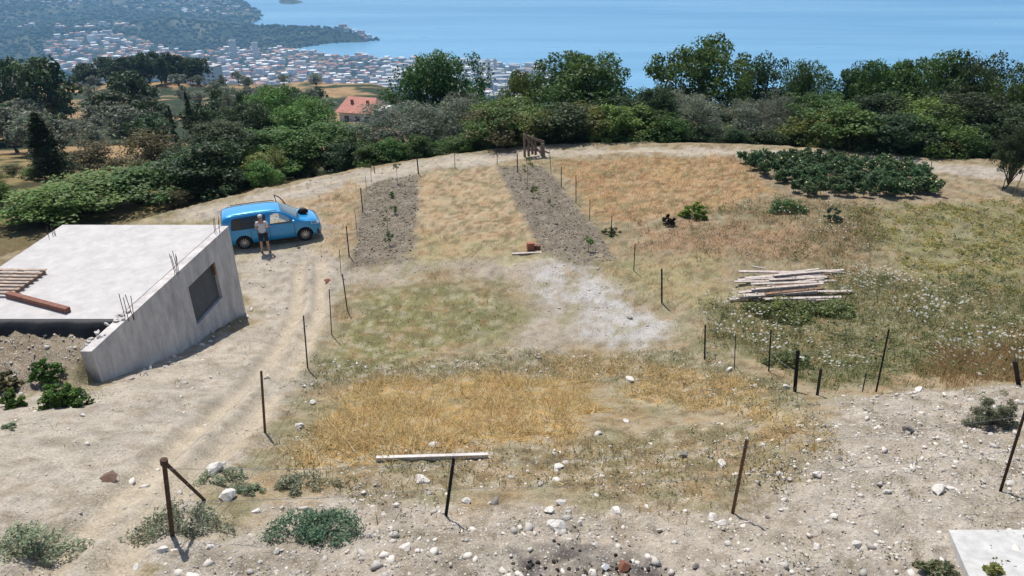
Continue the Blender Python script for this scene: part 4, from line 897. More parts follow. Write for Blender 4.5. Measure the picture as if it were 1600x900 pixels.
arch('yellowshrub', 3, 3.4, 0.1, 8, 66, 0.40, 80, 0.065, YG, 0.05, variants=1)
arch('farolive', 5, 5.4, 0.8, 8, 46, 0.7, 30, 0.22, OL, 0.16, variants=3, aspect=0.4)
arch('farroak', 7, 6.5, 0.8, 9, 60, 0.8, 34, 0.26, HK, 0.18, variants=2)
def conifer(h, w_, col, n=120):
    t = rng.uniform(0.06, 0.99, n); a = rng.uniform(0, 6.28, n); r = w_*0.5*(1-t)**0.8*rng.uniform(0.25, 1.0, n)
    c = np.stack([r*np.cos(a), r*np.sin(a), h*t-r*0.15], -1); cm = leaves_mesh('crown', c, w_*0.13*(1.25-t), 46, 0.10, col, 0.25, 0.6, 0.3)
    return [(cm, MB().tube([(0, 0, -0.4), (0, 0, h*0.5), (0, 0, h*0.95)], [0.12, 0.07, 0.02], 6).mesh('trunk', [M['bark']]), h, w_)]
ARC['conifer'] = conifer(6, 2.8, HK, 260); ARC['cypress'] = conifer(6, 1.5, HK)
_vi = {}
def plant(kind, name, x, y, h, w_, label, cat, group=None, z=None):
    k = _vi.get(kind, 0); _vi[kind] = k+1; cm, tm, ah, aw = ARC[kind][k % len(ARC[kind])]
    zz = float(far_z(np.array([x]), np.array([y]))[0]) if z is None and y > 74 else (gz1(x, y) if z is None else z)
    o = empty(name, (x, y, zz-0.05), random.uniform(0, 6.28)); o.scale = (w_/aw, w_/aw, h/ah); tag(o, label, cat, group)
    link('crown', cm, o); link('trunk', tm, o); return o
def plant_px(kind, name, u, vtop, wpx, Y, label, cat='tree', group=None):
    q = at_y(u, vtop, Y); zg = float(far_z(np.array([q[0]]), np.array([float(Y)]))[0]) if Y > 74 else gz1(q[0], Y)
    q2 = np.array([q[0], Y, zg]); return plant(kind, name, q[0], Y, max(1.0, q[2]-zg), wpx*pxm((q+q2)/2)*1.05, label, cat, group)
TB = 'trees along the lower edge of the plot'
for a in [
    ('oak', 'broadleaf_tree', 690, 88, 145, 60, 'dark spreading tree standing in front of the town, right of the pink roof'),
    ('green', 'broadleaf_tree', 812, 118, 95, 57, 'light green tree at the right end of the far town'),
    ('oak', 'broadleaf_tree', 905, 92, 165, 53, 'broad bright tree just left of the boat wake'),
    ('oak', 'broadleaf_tree', 1118, 72, 150, 54, 'tallest spreading tree against the sea, right of the boat wake'),
    ('dark', 'broadleaf_tree', 1195, 100, 105, 55, 'tree leaning on the right side of the tallest spreading tree'),
    ('oak', 'broadleaf_tree', 1270, 104, 82, 60, 'thin crowned tree with sea showing through its branches'),
    ('dark', 'broadleaf_tree', 1335, 112, 90, 57, 'low crowned dark tree right of the thin crowned one'),
    ('oak', 'broadleaf_tree', 1390, 105, 120, 55, 'rounded tree above the vegetable patch, against the sea'),
    ('oak', 'broadleaf_tree', 1475, 93, 140, 52, 'tall dense tree topping the right hand end of the tree line'),
    ('dark', 'broadleaf_tree', 1545, 96, 110, 50, 'dark tall tree second from the right frame edge'),
    ('oak', 'broadleaf_tree', 1610, 112, 120, 48, 'tree cut by the right frame edge above the track'),
    ('dark', 'evergreen_tree', 1022, 138, 85, 49, 'very dark pointed evergreen below the boat wake'),
    ('dark', 'evergreen_tree', 965, 155, 85, 49, 'rounded dark evergreen left of the pointed dark evergreen'),
    ('olive', 'olive_tree', 652, 166, 165, 49, 'large grey green olive tree below the pink roofed house'),
    ('olive', 'olive_tree', 735, 152, 140, 51, 'grey green olive tree between the dark spreading tree and the gate'),
    ('olive', 'olive_tree', 575, 190, 90, 49, 'smaller olive tree at the left foot of the large olive'),
    ('olive', 'olive_tree', 1085, 152, 120, 49, 'leftmost of three silvery olive trees under the tallest tree'),
    ('olive', 'olive_tree', 1155, 158, 110, 49, 'middle of three silvery olive trees under the tallest tree'),
    ('olive', 'olive_tree', 1215, 152, 95, 49, 'rightmost of three silvery olive trees under the tallest tree'),
    ('olive', 'olive_tree', 885, 172, 85, 49, 'pale olive tree behind the ramshackle gate'),
    ('green', 'broadleaf_tree', 785, 160, 110, 48, 'green leafy tree directly left of the ramshackle gate'),
    ('green', 'broadleaf_tree', 1290, 152, 130, 47, 'mid green bushy tree left of the dark right hand trees'),
    ('dark', 'broadleaf_tree', 1375, 150, 120, 48, 'shadowy tree directly above the vegetable patch'),
    ('green', 'broadleaf_tree', 1450, 158, 120, 46, 'green tree low in front of the tall right hand trees'),
    ('dark', 'broadleaf_tree', 1520, 150, 130, 45, 'dark tree directly behind the bend of the track at right'),
    ('dark', 'broadleaf_tree', 1600, 165, 130, 44, 'dark low tree at the right frame edge behind the track')]:
    plant_px(a[0], a[1], a[2], a[3], a[4], a[5], a[6], 'tree', TB)
TL = 'trees and shrubs on the slope left of the track'
for a in [
    ('green', 'broadleaf_tree', 430, 138, 120, 62, 'green tree in front of the far town, left of the pink roof', 'tree'),
    ('green', 'broadleaf_tree', 478, 160, 95, 56, 'green tree directly left of the pink roofed house', 'tree'),
    ('dark', 'broadleaf_tree', 385, 165, 100, 58, 'dark leafy tree below the olive terraces', 'tree'),
    ('dark', 'leafy_shrub', 330, 192, 125, 43, 'large dark bushy tree above the track left of the car', 'tree'),
    ('green', 'leafy_shrub', 420, 205, 130, 46, 'light green bushy tree right of the large dark one above the track', 'tree'),
    ('green', 'leafy_shrub', 500, 195, 110, 47, 'bright bushy tree beside the bend of the track', 'tree'),
    ('conifer', 'conifer_tree', 52, 174, 84, 46, 'small dark conical conifer standing on dry grass at left', 'tree'),
    ('cypress', 'cypress_tree', 262, 162, 18, 80, 'left one of two slim dark cypresses below the olive terraces', 'tree'),
    ('cypress', 'cypress_tree', 288, 140, 22, 82, 'right taller one of two slim dark cypresses below the olive terraces', 'tree'),
    ('farroak', 'broadleaf_tree', 55, 92, 80, 115, 'big dark round tree near the upper left corner', 'tree'),
    ('farroak', 'broadleaf_tree', 5, 95, 60, 120, 'dark tree cut by the left frame edge', 'tree'),
    ('farroak', 'broadleaf_tree', 195, 112, 62, 150, 'dark round tree in the middle of the olive terraces', 'tree'),
    ('farroak', 'broadleaf_tree', 180, 146, 85, 105, 'wide dark tree below the olive terraces', 'tree'),
    ('brownshrub', 'leafy_shrub', 225, 205, 90, 58, 'brownish large bush between the conifer and the cypresses', 'shrub'),
    ('brownshrub', 'leafy_shrub', 140, 225, 90, 52, 'brownish bush right of the small conifer', 'shrub'),
    ('lightshrub', 'leafy_shrub', 120, 278, 150, 36, 'bright green leafy thicket behind the concrete slab', 'shrub'),
    ('lightshrub', 'leafy_shrub', 205, 270, 130, 37, 'bright green leafy bush behind the back edge of the slab', 'shrub'),
    ('lightshrub', 'leafy_shrub', 55, 300, 120, 33, 'bright green leafy bush at the left behind the slab', 'shrub'),
    ('shrub', 'leafy_shrub', 280, 240, 110, 40, 'mid green bush at the edge of the track above the slab', 'shrub'),
    ('yellowshrub', 'leafy_shrub', 405, 235, 70, 42, 'yellowish green bush at the edge of the track', 'shrub')
    ]:
    plant_px(a[0], a[1], a[2], a[3], a[4], a[5], a[6], a[7], TL)
KINDLBL = {'shrub': 'mid green bush in the undergrowth below the plot edge', 'darkshrub': 'dark bush in the undergrowth below the plot edge', 'lightshrub': 'light green bush in the undergrowth below the plot edge', 'yellowshrub': 'yellowish bush in the undergrowth below the plot edge', 'brownshrub': 'brown dry bush in the undergrowth below the plot edge'}
for i in range(86):
    x = -10+48*(i+random.random())/86; e = float(np.interp(x, EX, EY)); y = e+random.choice([1.0, 1.6, 2.6, 4.5])+random.uniform(-0.3, 0.8); k = random.choices(['shrub', 'darkshrub', 'lightshrub', 'yellowshrub', 'brownshrub'], [5, 5, 3, 1.2, 0.8])[0]
    h = random.uniform(1.1, 2.6)+(y-e)*0.25; uu = u_of(x, y, g1(x, y))
    if 560 < uu < 770 or 1050 < uu < 1250: h *= 0.6
    plant(k, 'leafy_shrub', x, y, h, h*random.uniform(1.1, 1.6), ('tall ' if h > 2.2 else 'low ' if h < 1.6 else '')+KINDLBL[k].split(' in the')[0]+' '+lm(u_of(x, y, g1(x, y)), EDGE), 'shrub', 'undergrowth along the plot edge')
for i in range(105):
    y = random.uniform(34, 66); x = random.uniform(-0.92, -0.16)*y
    e = float(np.interp(x, EX, EY))
    if y < e+1.5: continue
    dry = x/y < -0.50 and 34 < y < 72
    k = random.choices(['shrub', 'darkshrub', 'lightshrub', 'yellowshrub', 'brownshrub'], [3.5, 2.6, 3.5, 1.8, 0.7] if not dry else [0.4, 0.3, 0.4, 1, 2])[0]
    if dry and random.random() < 0.65: continue
    h = random.uniform(1.3, 3.0)*(0.7 if y < e+5 else 1)*(0.55 if dry else 1)
    if u_of(x, y, g1(x, y)) > 500: h *= .6
    plant(k, 'leafy_shrub', x, y, h, h*random.uniform(1.1, 1.6), ('tall ' if h > 2.2 else 'low ' if h < 1.5 else '')+KINDLBL[k].split(' in the')[0]+(' far down the slope ' if y > 52 else ' near the track ')+lm(u_of(x, y, g1(x, y)), LEFT), 'shrub', 'thicket left of the track')
cnt = 0
for r_ in range(16):
    y0 = 80+r_*14.5
    for c_ in range(26):
        x = (-0.88+0.80*(c_+random.uniform(0.1, 0.9))/26)*y0*1.0; y = y0+random.uniform(-4, 4)
        nz = float(fbm(np.array([x/34.]), np.array([y/34.]), 77, 3)[0])
        if nz > 0.53 or (y > 285): continue
        if random.random() < 0.12 or (500 < u_of(x, y, g1(x, y)) < 640): continue
        h = random.uniform(3.2, 5.2); k = 'farolive' if random.random() < 0.86 else 'farroak'
        plant(k, 'olive_tree' if k == 'farolive' else 'broadleaf_tree', x, y, h, h*random.uniform(0.95, 1.25), ('grey green olive tree ' if k == 'farolive' else 'dark tree among the olives ')+('low on the slope ' if y < 115 else 'midway up the terraces ' if y < 190 else 'high on the olive hill ')+lm(u_of(x, y, g1(x, y)), HILL), 'tree', 'olive grove on the hillside at left'); cnt += 1
for i in range(26):
    u = 118+190*(i+random.random())/26
    plant_px('farroak', 'broadleaf_tree', u, random.uniform(80, 104)+(14 if u < 150 else 0), random.uniform(18, 34), random.uniform(270, 292), 'dark tree in the row on the hill brow '+lm(u, HILL), 'tree', 'tree row on the brow of the hill')
for i in range(34):
    u = 330+330*(i+random.random())/34; Y = random.uniform(85, 220)
    if 515 < u < 630: continue
    plant_px(random.choice(['farroak', 'farolive', 'farroak']), 'broadleaf_tree', u, random.uniform(132, 158)+(u-330)*0.03, random.uniform(22, 46), Y, 'tree on the slope in front of the town '+lm(u, HILL), 'tree', 'trees on the slope below the pink roof')
# house with the pink roof
hq = at_y(566, 173, 130); hz_ = float(far_z(np.array([hq[0]]), np.array([130.]))[0])
hs_ = empty('tile_roofed_house', (hq[0], 130, hz_), R(-14)); hs_.scale = (.85, .85, 1); tag(hs_, 'house with a faded pink tiled roof among trees below the plot', 'house')
ev = hq[2]-hz_+0.3
link('wall', MB().box((-3.9, -3.2, -2), (3.9, 3.2, ev)).mesh('wall', [WALLS[0]]), hs_)
V = [(-4.5, -3.9, ev), (4.5, -3.9, ev), (4.5, 3.9, ev), (-4.5, 3.9, ev), (-3.3, 0.6, ev+2.1), (3.3, 0.6, ev+2.1)]
hr = link('roof', py_mesh('roof', V, [(0, 1, 5, 4), (2, 3, 4, 5), (1, 2, 5), (3, 0, 4), (0, 3, 2, 1)], [plain('pink_tiles', (0.46, 0.20, 0.15), var=0.2, scale=1.2, bump=0.4)]), hs_)
for x in (-1.6, 2.0): link('chimney', MB().box((x-.25, -1.4, ev+.5), (x+.25, -.9, ev+1.9)).mesh('chimney', [plain('chimney_brick', (0.30, 0.14, 0.10))]), hr)
link('annexe', MB().box((3.91, -2.6, -2), (6.0, 2.2, ev+0.5)).mesh('annexe', [WALLS[0]]), hs_)
for x in (-2.2, 0.2, 2.4): link('window', MB().box((x-.5, -3.26, ev-1.9), (x+.5, -3.19, ev-.7)).mesh('window', [M['far_window']]), hs_)
tower('apartment_block', 325, 103, 700, 21, 12, None, WALLS[2], 'pale grey block building rising behind the olive hill', rz=-0.25)

# ------------------------------------------------------------------ fence posts and stakes
GF = 'fence posts round the garden plot'
def post(u0, v0, u1, v1, r, mat, label, name='fence_post', group=GF, cat='post'):
    b = P(u1, v1); b[2] = gz1(b[0], b[1]); t = at_y(u0, v0, b[1]); d = t-b
    # angle iron: an L section
    dl = Vector(d); q = dl.to_track_quat('Z', 'Y'); L_ = dl.length; e = r*0.72
    prof = [(-e, -e), (e, -e), (e, -e*0.4), (-e*0.4, -e*0.4), (-e*0.4, e), (-e, e)]
    V = [(x, y, -0.25) for x, y in prof]+[(x*0.95, y*0.95, L_) for x, y in prof]
    me = py_mesh('post', V, [(5, 4, 3, 2, 1, 0), (6, 7, 8, 9, 10, 11)]+[(k, (k+1) % 6, 6+(k+1) % 6, 6+k) for k in range(6)], [mat])
    o = link(name, me, None, b); o.rotation_euler = (q @ Euler((0, 0, random.uniform(0, 6))).to_quaternion()).to_euler(); tag(o, label, cat, group); return o, b, t
ru, dk, wd = M['rust'], M['darkpost'], M['woodpost']
corner, cb, ct = post(256, 719, 273, 848, .032, ru, 'rusty corner post with a diagonal brace standing in a grey green weed')
bq = P(322, 781); dv = Vector(bq)-Vector(ct)
bro = link('diagonal_brace', MB().tube([Vector(ct)+Vector((0, 0, -0.03)), Vector(bq)+Vector((0, 0, -0.05))], 0.024, 6).mesh('diagonal_brace', [ru])); bro.parent = corner; bro.matrix_parent_inverse = (Matrix.Translation(corner.location) @ corner.rotation_euler.to_matrix().to_4x4()).inverted()
link('cap_bolt', MB().lathe([(0, .04), (.045, .03), (.045, -.04), (0, -.05)], 8, 'Z').mesh('cap_bolt', [ru]), corner, (0, 0, (Vector(ct)-Vector(cb)).length-0.02))
PL = [
 (408, 580, 415, 680, .030, wd, 'pale rusty post beside the track, next after the braced corner post'),
 (474, 493, 481, 577, .026, dk, 'dark post beside the track, second after the braced corner post'),
 (514, 452, 518, 524, .022, dk, 'dark post beside the track, third after the braced corner post'),
 (535, 428, 543, 485, .028, ru, 'dark leaning post at the left corner of the green patch'),
 (530, 390, 533, 431, .014, dk, 'thin post beside the track just before the left tilled bed'),
 (541, 353, 546, 402, .034, dk, 'thick dark post at the near left corner of the left tilled bed'),
 (554, 328, 558, 364, .014, ru, 'thin post on the left side of the left tilled bed, above the thick one'),
 (563, 294, 567, 333, .034, dk, 'thick dark post halfway up the left side of the left tilled bed'),
 (571, 275, 573, 303, .014, ru, 'thin post near the far left corner of the left tilled bed'),
 (579, 236, 580, 283, .020, dk, 'tall thin post at the far left corner of the left tilled bed'),
 (584, 258, 585, 268, .025, dk, 'stubby post at the edge of the track behind the left tilled bed'),
 (651, 242, 654, 273, .036, dk, 'thick post at the far right corner of the left tilled bed'),
 (710, 237, 711, 264, .024, ru, 'post on the far fence line midway between the two tilled beds'),
 (776, 228, 777, 258, .024, dk, 'tall post on the far fence line left of the gate'),
 (808, 240, 809, 271, .030, dk, 'dark post at the far end of the right tilled bed'),
 (859, 235, 861, 272, .018, dk, 'thin post right beside the ramshackle gate stump'),
 (877, 260, 877, 291, .028, dk, 'post on the right side of the right tilled bed, nearest the gate'),
 (900, 273, 900, 317, .020, ru, 'tall thin post on the right side of the right tilled bed, second from the gate'),
 (922, 311, 921, 345, .020, ru, 'thin post on the right side of the right tilled bed, third from the gate'),
 (956, 338, 955, 371, .026, dk, 'post standing in a green tuft right of the right tilled bed'),
 (992, 380, 990, 423, .024, dk, 'post at the near right corner of the right tilled bed'),
 (1034, 420, 1034, 475, .030, dk, 'upright dark post right of the pale gravel patch'),
 (1102, 508, 1101, 562, .024, dk, 'dark post at the right end of the bank, left of the flower patch'),
 (1149, 523, 1147, 578, .018, dk, 'thin dark post beside a white stone at the flower patch'),
 (1205, 515, 1201, 582, .026, dk, 'dark post in weeds at the left edge of the flower patch'),
 (1247, 548, 1241, 615, .042, dk, 'thickest black post on the bank below the flower patch'),
 (1283, 576, 1276, 621, .032, dk, 'short dark post right of the thickest black post'),
 (1353, 584, 1347, 612, .020, dk, 'very short stub post left of the leaning post by the flowers'),
 (1389, 515, 1369, 612, .028, dk, 'tall leaning dark post in front of the white flowers'),
 (1587, 563, 1592, 603, .065, dk, 'thick dark stump post at the right frame edge'),
 (1604, 636, 1562, 770, .028, ru, 'long rusty leaning post cut by the right frame edge'),
 (1167, 687, 1145, 800, .026, wd, 'rusty leaning post on the stony bank with its shadow on the soil'),
 (709, 716, 697, 810, .024, dk, 'leaning post standing in front of the long white plank')]
for a in PL: post(*a)
def wire(a, b, fa, label):
    p = [P(*a[2:4]), P(*b[2:4])]; pts_ = []
    for (u0, v0, u1, v1), q in ((a[:4], p[0]), (b[:4], p[1])):
        t = at_y(u0, v0, q[1]); pts_.append(Vector(q)*(1-fa)+Vector(t)*fa)
    m_ = pts_[0].lerp(pts_[1], .5)-Vector((0, 0, .05)); o = link('fence_wire', MB().tube([pts_[0], pts_[0].lerp(m_, .55), m_, m_.lerp(pts_[1], .45), pts_[1]], .0035, 4).mesh('fence_wire', [M['wire']])); tag(o, label, 'wire', 'fence wires')
M['wire'] = plain('galvanised_wire', (.30, .29, .28), rough=.5, metal=.4)
C0 = (256, 719, 273, 848); runs = [[C0]+PL[:4]+[PL[5]], [PL[22], PL[24], PL[25], PL[28]], [C0, PL[32], PL[31], PL[30]]]
for r_, nm in zip(runs, ('beside the track', 'below the flower patch', 'across the stony foreground')):
    for a, b, od_ in zip(r_[:-1], r_[1:], ('first', 'second', 'third', 'fourth', 'fifth', 'sixth')):
        wire(a, b, .9, 'top fence wire '+nm+', '+od_+' span from its left'); wire(a, b, .5, 'middle fence wire '+nm+', '+od_+' span from its left')
# vine stakes and saplings in the beds
def sapling(u0, v0, u1, v1, leafy, label, r=0.012, stake=True):
    b = P(u1, v1); b[2] = gz1(b[0], b[1]); t = at_y(u0, v0, b[1]); h = max(0.2, t[2]-b[2])
    o = empty('sapling', b); tag(o, label, 'sapling', 'saplings in the tilled beds')
    link('stem', MB().tube([(0, 0, -0.1), (0.01, 0, h*0.5), (t[0]-b[0], 0, h)], [r, r*0.9, r*0.6], 5).mesh('stem', [M['bark']]), o)
    n_ = 4+int(leafy*14); zc = h*(1-rng.uniform(0, 0.45, n_)) if leafy > 0.3 else h*rng.uniform(0.3, 1, n_)
    c = np.stack([rng.normal(0, .07+.1*leafy, n_), rng.normal(0, .07+.1*leafy, n_), zc], -1)
    link('leaves', leaves_mesh('leaves', c, np.full(n_, 0.09), 14, 0.045, LG if leafy > 0.3 else MG), o)
SP = [(619, 250, 621, 288, .35, 'tall sapling at the far end of the left tilled bed'), (612, 300, 613, 310, .3, 'small dark sapling near the far end of the left tilled bed'), (616, 322, 617, 336, .3, 'small sapling halfway along the left tilled bed'),
      (605, 328, 606, 366, .05, 'bare whip sapling left of the middle of the left tilled bed'), (607, 358, 608, 384, .2, 'thin sapling in the near half of the left tilled bed'),
      (822, 244, 824, 290, .8, 'leafy topped sapling at the far end of the right tilled bed'), (833, 293, 834, 311, .5, 'low bushy sapling below the leafy topped one in the right tilled bed'),
      (860, 310, 859, 336, .05, 'bare thin sapling halfway along the right tilled bed'), (919, 370, 919, 394, .5, 'young green sapling near the near end of the right tilled bed')]
for a in SP: sapling(*a)
# small tree tied to a stake by the track at right
q = P(1567, 297); tr_ = plant('dark', 'young_tree', q[0]+0.25, q[1]+0.3, 3.2, 1.9, 'small dark young tree beside leaning stakes at right of the track', 'tree')
post(1577, 262, 1566, 297, .022, dk, 'leaning stake holding the small young tree at right', 'tree_stake', 'stakes by the young tree', 'stake')
post(1598, 272, 1582, 309, .024, wd, 'paler leaning stake at the right frame edge beside the young tree', 'tree_stake', 'stakes by the young tree', 'stake')
post(1456, 252, 1454, 272, .016, dk, 'thin stake at the far side of the vegetable patch', 'tree_stake', 'stakes by the young tree', 'stake')

# ------------------------------------------------------------------ ramshackle gate at the track
ga = P(820, 244); ga[2] = gz1(ga[0], ga[1]); gt = empty('ramshackle_gate', ga); tag(gt, 'ramshackle brown wooden hurdle gate leaning on a stump by the track', 'gate')
def rel(u, v): return Vector(at_y(u, v, ga[1])-ga)
M['gatewood'] = plain('gate_wood', (0.20, 0.145, 0.105), var=0.35, scale=10, bump=0.4)
for (a_, b_) in (((819, 209), (820, 246)), ((826, 211), (826, 244)), ((831, 213), (832, 241)), ((836, 217), (837, 242))):
    link('picket', MB().tube([rel(*a_)+Vector((0, random.uniform(-.1, .1), 0)), rel(*b_)], [.07, .08], 5).mesh('picket', [M['gatewood']]), gt)
for (a_, b_, r_) in (((818, 209), (850, 220), .05), ((818, 232), (848, 236), .05), ((820, 212), (846, 240), .045), ((830, 214), (848, 222), .06)):
    link('rail', MB().tube([rel(*a_)+Vector((0, -.12, 0)), rel(*b_)+Vector((0, -.10, 0))], r_, 5).mesh('rail', [M['gatewood']]), gt)
s0 = rel(849, 254); s1 = rel(846, 222); link('stump', MB().tube([s0+Vector((0, -.3, -.2)), s0.lerp(s1, .4)+Vector((0, -.25, 0)), s1+Vector((.05, -.2, 0))], [.19, .15, .11], 8).mesh('stump', [M['gatewood']]), gt)
link('loose_board', MB().tube([rel(843, 231)+Vector((0, -.4, 0)), rel(858, 236)+Vector((0, -.4, 0))], .05, 5).mesh('loose_board', [M['gatewood']]), gt)

# ------------------------------------------------------------------ planks and small things
pc = P(1232, 462)
def plank(u0, v0, u1, v1, z, w_, t, label, mat=None, group='weathered planks in the pile'):
    a_ = at_z(u0, v0, z); b_ = at_z(u1, v1, z+random.uniform(-.03, .03)); d = Vector(b_-a_); L_ = d.length
    me = MB().box((0, -w_/2, -t/2), (L_, w_/2, t/2)).mesh('plank', [mat or M['greywood']]); o = link('plank', me, None, a_)
    o.rotation_euler = (random.uniform(-.12, .12), -math.atan2(d.z, math.hypot(d.x, d.y)), math.atan2(d.y, d.x)); tag(o, label, 'plank', group)
pz = pc[2]
for i in range(34):
    f = i/33.0; v = 470-f*46; cen = 1232+random.uniform(-22, 22)-8*(f-0.5); half = random.choice([random.uniform(30, 50), random.uniform(55, 86)])*(1-0.25*abs(f-0.5)); lay = int(min(4, 1+3.4*math.sin(math.pi*min(1, f*0.9+0.12))))
    zz = pz+0.06+0.075*random.randint(0, lay); tilt = random.uniform(-3, 15)
    m_ = M['greywood'] if random.random() < 0.85 else M['palletwood']
    plank(cen-half, v+tilt*0.5, cen+half, v-tilt*0.5, zz, random.uniform(.09, .17), random.uniform(.03, .05), ('long ' if half > 52 else 'short ')+('pale grey' if m_ is M['greywood'] else 'brown')+' plank '+('at the near side' if f < .22 else 'near the front' if f < .42 else 'in the middle' if f < .6 else 'towards the back' if f < .8 else 'at the far side')+' of the loose pile'+(', shifted left' if cen < 1222 else ', shifted right' if cen > 1242 else ''), m_)
plank(1174, 416, 1196, 420, pz+0.16, .06, .04, 'short pale stick jutting from the far left of the plank pile', None, None)
plank(1140, 468, 1182, 464, pz+0.07, .12, .05, 'short plank end at the near left of the plank pile', None, None)
plank(1270, 424, 1320, 426, pz+0.15, .05, .04, 'thin batten jutting right from the top of the plank pile', None, None)
a_ = P(588, 721); b_ = P(762, 716); d = Vector(b_-a_)
o = link('long_plank', MB().box((0, -.03, -.03), (d.length, .03, .075)).mesh('long_plank', [plain('pale_plank', (0.58, 0.54, 0.50), var=0.2, scale=5, bump=0.3)]), None, (a_[0], a_[1], a_[2]+0.03), (0.1, -math.atan2(d.z, math.hypot(d.x, d.y)), math.atan2(d.y, d.x))); tag(o, 'long pale plank lying across the bank below the straw', 'plank')
a_ = P(800, 397); b_ = P(846, 395); d = Vector(b_-a_)
o = link('thin_board', MB().box((0, -.06, 0), (d.length, .06, .05)).mesh('thin_board', [M['greywood']]), None, (a_[0], a_[1], gz1(a_[0], a_[1])+.01), (0, 0, math.atan2(d.y, d.x))); tag(o, 'thin pale board on the ground under the red brown blocks', 'board')
q = P(829, 394); o = link('clay_block', MB().box((-.14, -.10, 0), (.14, .10, .30)).mesh('clay_block', [plain('fired_clay', (0.30, 0.115, 0.07), var=0.2, scale=9)]), None, (q[0], q[1]+.25, gz1(q[0], q[1])+.06), (0, 0, .2)); tag(o, 'upright red brown clay block by the right tilled bed', 'block')
o = link('clay_block', MB().box((-.13, -.09, 0), (.13, .09, .16)).mesh('clay_block', [plain('burnt_clay', (0.15, 0.065, 0.045), var=0.2, scale=9)]), None, (q[0]+.27, q[1]+.34, gz1(q[0], q[1])+.05), (0, 0, -.3)); tag(o, 'darker low clay block right of the upright one', 'block')

def rock_mesh(seed, sub=2):
    bm = bmesh.new(); bmesh.ops.create_icosphere(bm, subdivisions=sub, radius=1.0); r_ = random.Random(seed)
    pl = [(Vector((r_.gauss(0, 1), r_.gauss(0, 1), r_.gauss(0, 1))).normalized(), r_.uniform(.38, .8)) for _ in range(12)]
    for v in bm.verts:
        for nrm, dd in pl:
            k = v.co.dot(nrm)
            if k > dd: v.co -= nrm*(k-dd)
        v.co *= 1+r_.uniform(-.07, .07)
    me = bpy.data.meshes.new('rock'); bm.to_mesh(me); bm.free(); me.materials.append(M['stone']); return me
RK = [rock_mesh(i) for i in range(8)]; RKD = [m_.copy() for m_ in RK[:3]]
for m_ in RKD: m_.materials[0] = M['dark_stone']
GR = 'loose stones on the bank and soil'; gen = 'pale limestone lump lying on the stony soil of the bank'
for i, (u, v, s_, lb) in enumerate([
    (870, 826, 38, 'largest pale rock in the middle of the stony foreground'), (961, 804, 25, 'angular pale rock right of the largest foreground rock'), (1112, 804, 27, 'pale rock at the foot of the rusty leaning post on the bank'),
    (1128, 728, 21, 'smooth whitish round stone on the weedy bank left of the rusty leaning post'), (634, 862, 24, 'rounded beige stone near the bottom of the picture'), (983, 597, 21, 'round grey rock on the straw slope below the gravel patch'),
    (340, 744, 42, 'big pale rock half hidden by a weed near the diagonal brace'), (358, 781, 44, 'flat pale rock at the foot of the diagonal brace'), (1418, 673, 22, 'flat whitish stone alone on the soil below the leaning post'),
    (1139, 580, 17, 'white stone at the foot of a thin post by the flower patch'), (1227, 611, 15, 'white stone left of the thickest black post'), (660, 756, 28, 'flat grey stone below the long pale plank'), (679, 697, 22, 'white stone just above the long pale plank'),
    (979, 661, 15, 'small white block in the weeds below the round grey rock'), (475, 606, 14, 'white stone at the left edge of the straw beside the track'), (1552, 640, 16, 'white stone beside the broom bush'), (1437, 612, 22, 'pale rock on the soil edge below the brown grass'),
    (775, 790, 22, gen), (729, 786, 18, gen), (684, 867, 13, gen), (877, 788, 20, gen), (858, 800, 22, gen), (887, 799, 20, gen), (905, 820, 14, gen), (1130, 815, 22, gen), (1030, 826, 14, gen), (1312, 716, 17, gen), (1386, 772, 16, gen), (1465, 770, 24, gen), (1483, 768, 16, gen),
    (1304, 806, 20, gen), (1293, 814, 13, gen), (1404, 847, 15, gen), (1336, 856, 18, gen), (1276, 858, 17, gen), (1087, 884, 16, gen), (872, 732, 26, gen), (1276, 744, 20, gen), (935, 683, 18, gen), (432, 860, 17, gen), (577, 842, 14, gen), (545, 823, 12, gen), (488, 633, 15, gen), (470, 668, 18, gen), (1068, 712, 16, gen),
    (400, 800, 16, gen), (255, 868, 26, gen), (330, 862, 20, gen), (215, 885, 18, gen), (1440, 716, 12, gen), (1490, 742, 12, gen), (1500, 808, 10, gen), (1225, 780, 12, gen), (1200, 806, 13, gen), (600, 808, 14, gen), (710, 822, 13, gen), (930, 850, 14, gen), (1010, 790, 13, gen), (130, 653, 10, gen), (330, 490+100, 9, gen), (1334, 735, 10, gen), (1530, 590, 18, gen)]):
    q = P(u, v); r_ = s_*pxm(q)/2; o = link('limestone_rock', RK[i % 8] if i % 9 != 8 else RKD[i % 3], None, (q[0], q[1], gz1(q[0], q[1])+r_*0.25), (random.uniform(-.3, .3), random.uniform(-.3, .3), random.uniform(0, 6)), (r_*1.1, r_*random.uniform(.7, 1), r_*random.uniform(.55, .75))); tag(o, lb if lb is not gen else ('dark' if i % 9 == 8 else 'pale')+(' larger' if s_ > 19 else ' small' if s_ < 14 else '')+' stone '+lm(u, [(130, 'on the track at left'), (235, 'left of the braced corner post'), (330, 'right of the braced corner post'), (420, 'left of the dense blue green bush'), (480, 'at the straw edge beside the track'), (560, 'right of the dense blue green bush'), (650, 'left of the post by the long plank'), (740, 'right of the post by the long plank'), (880, 'beside the largest foreground rock'), (1000, 'between largest rock and rusty leaning post'), (1110, 'beside the rusty leaning post'), (1210, 'right of the rusty leaning post'), (1300, 'on the soil at lower right'), (1390, 'left above the white slab'), (1470, 'above the white slab'), (1530, 'near the right frame edge')])+(', low in the picture' if v > 825 else ', higher up the bank' if v < 760 else ''), 'rock', GR)

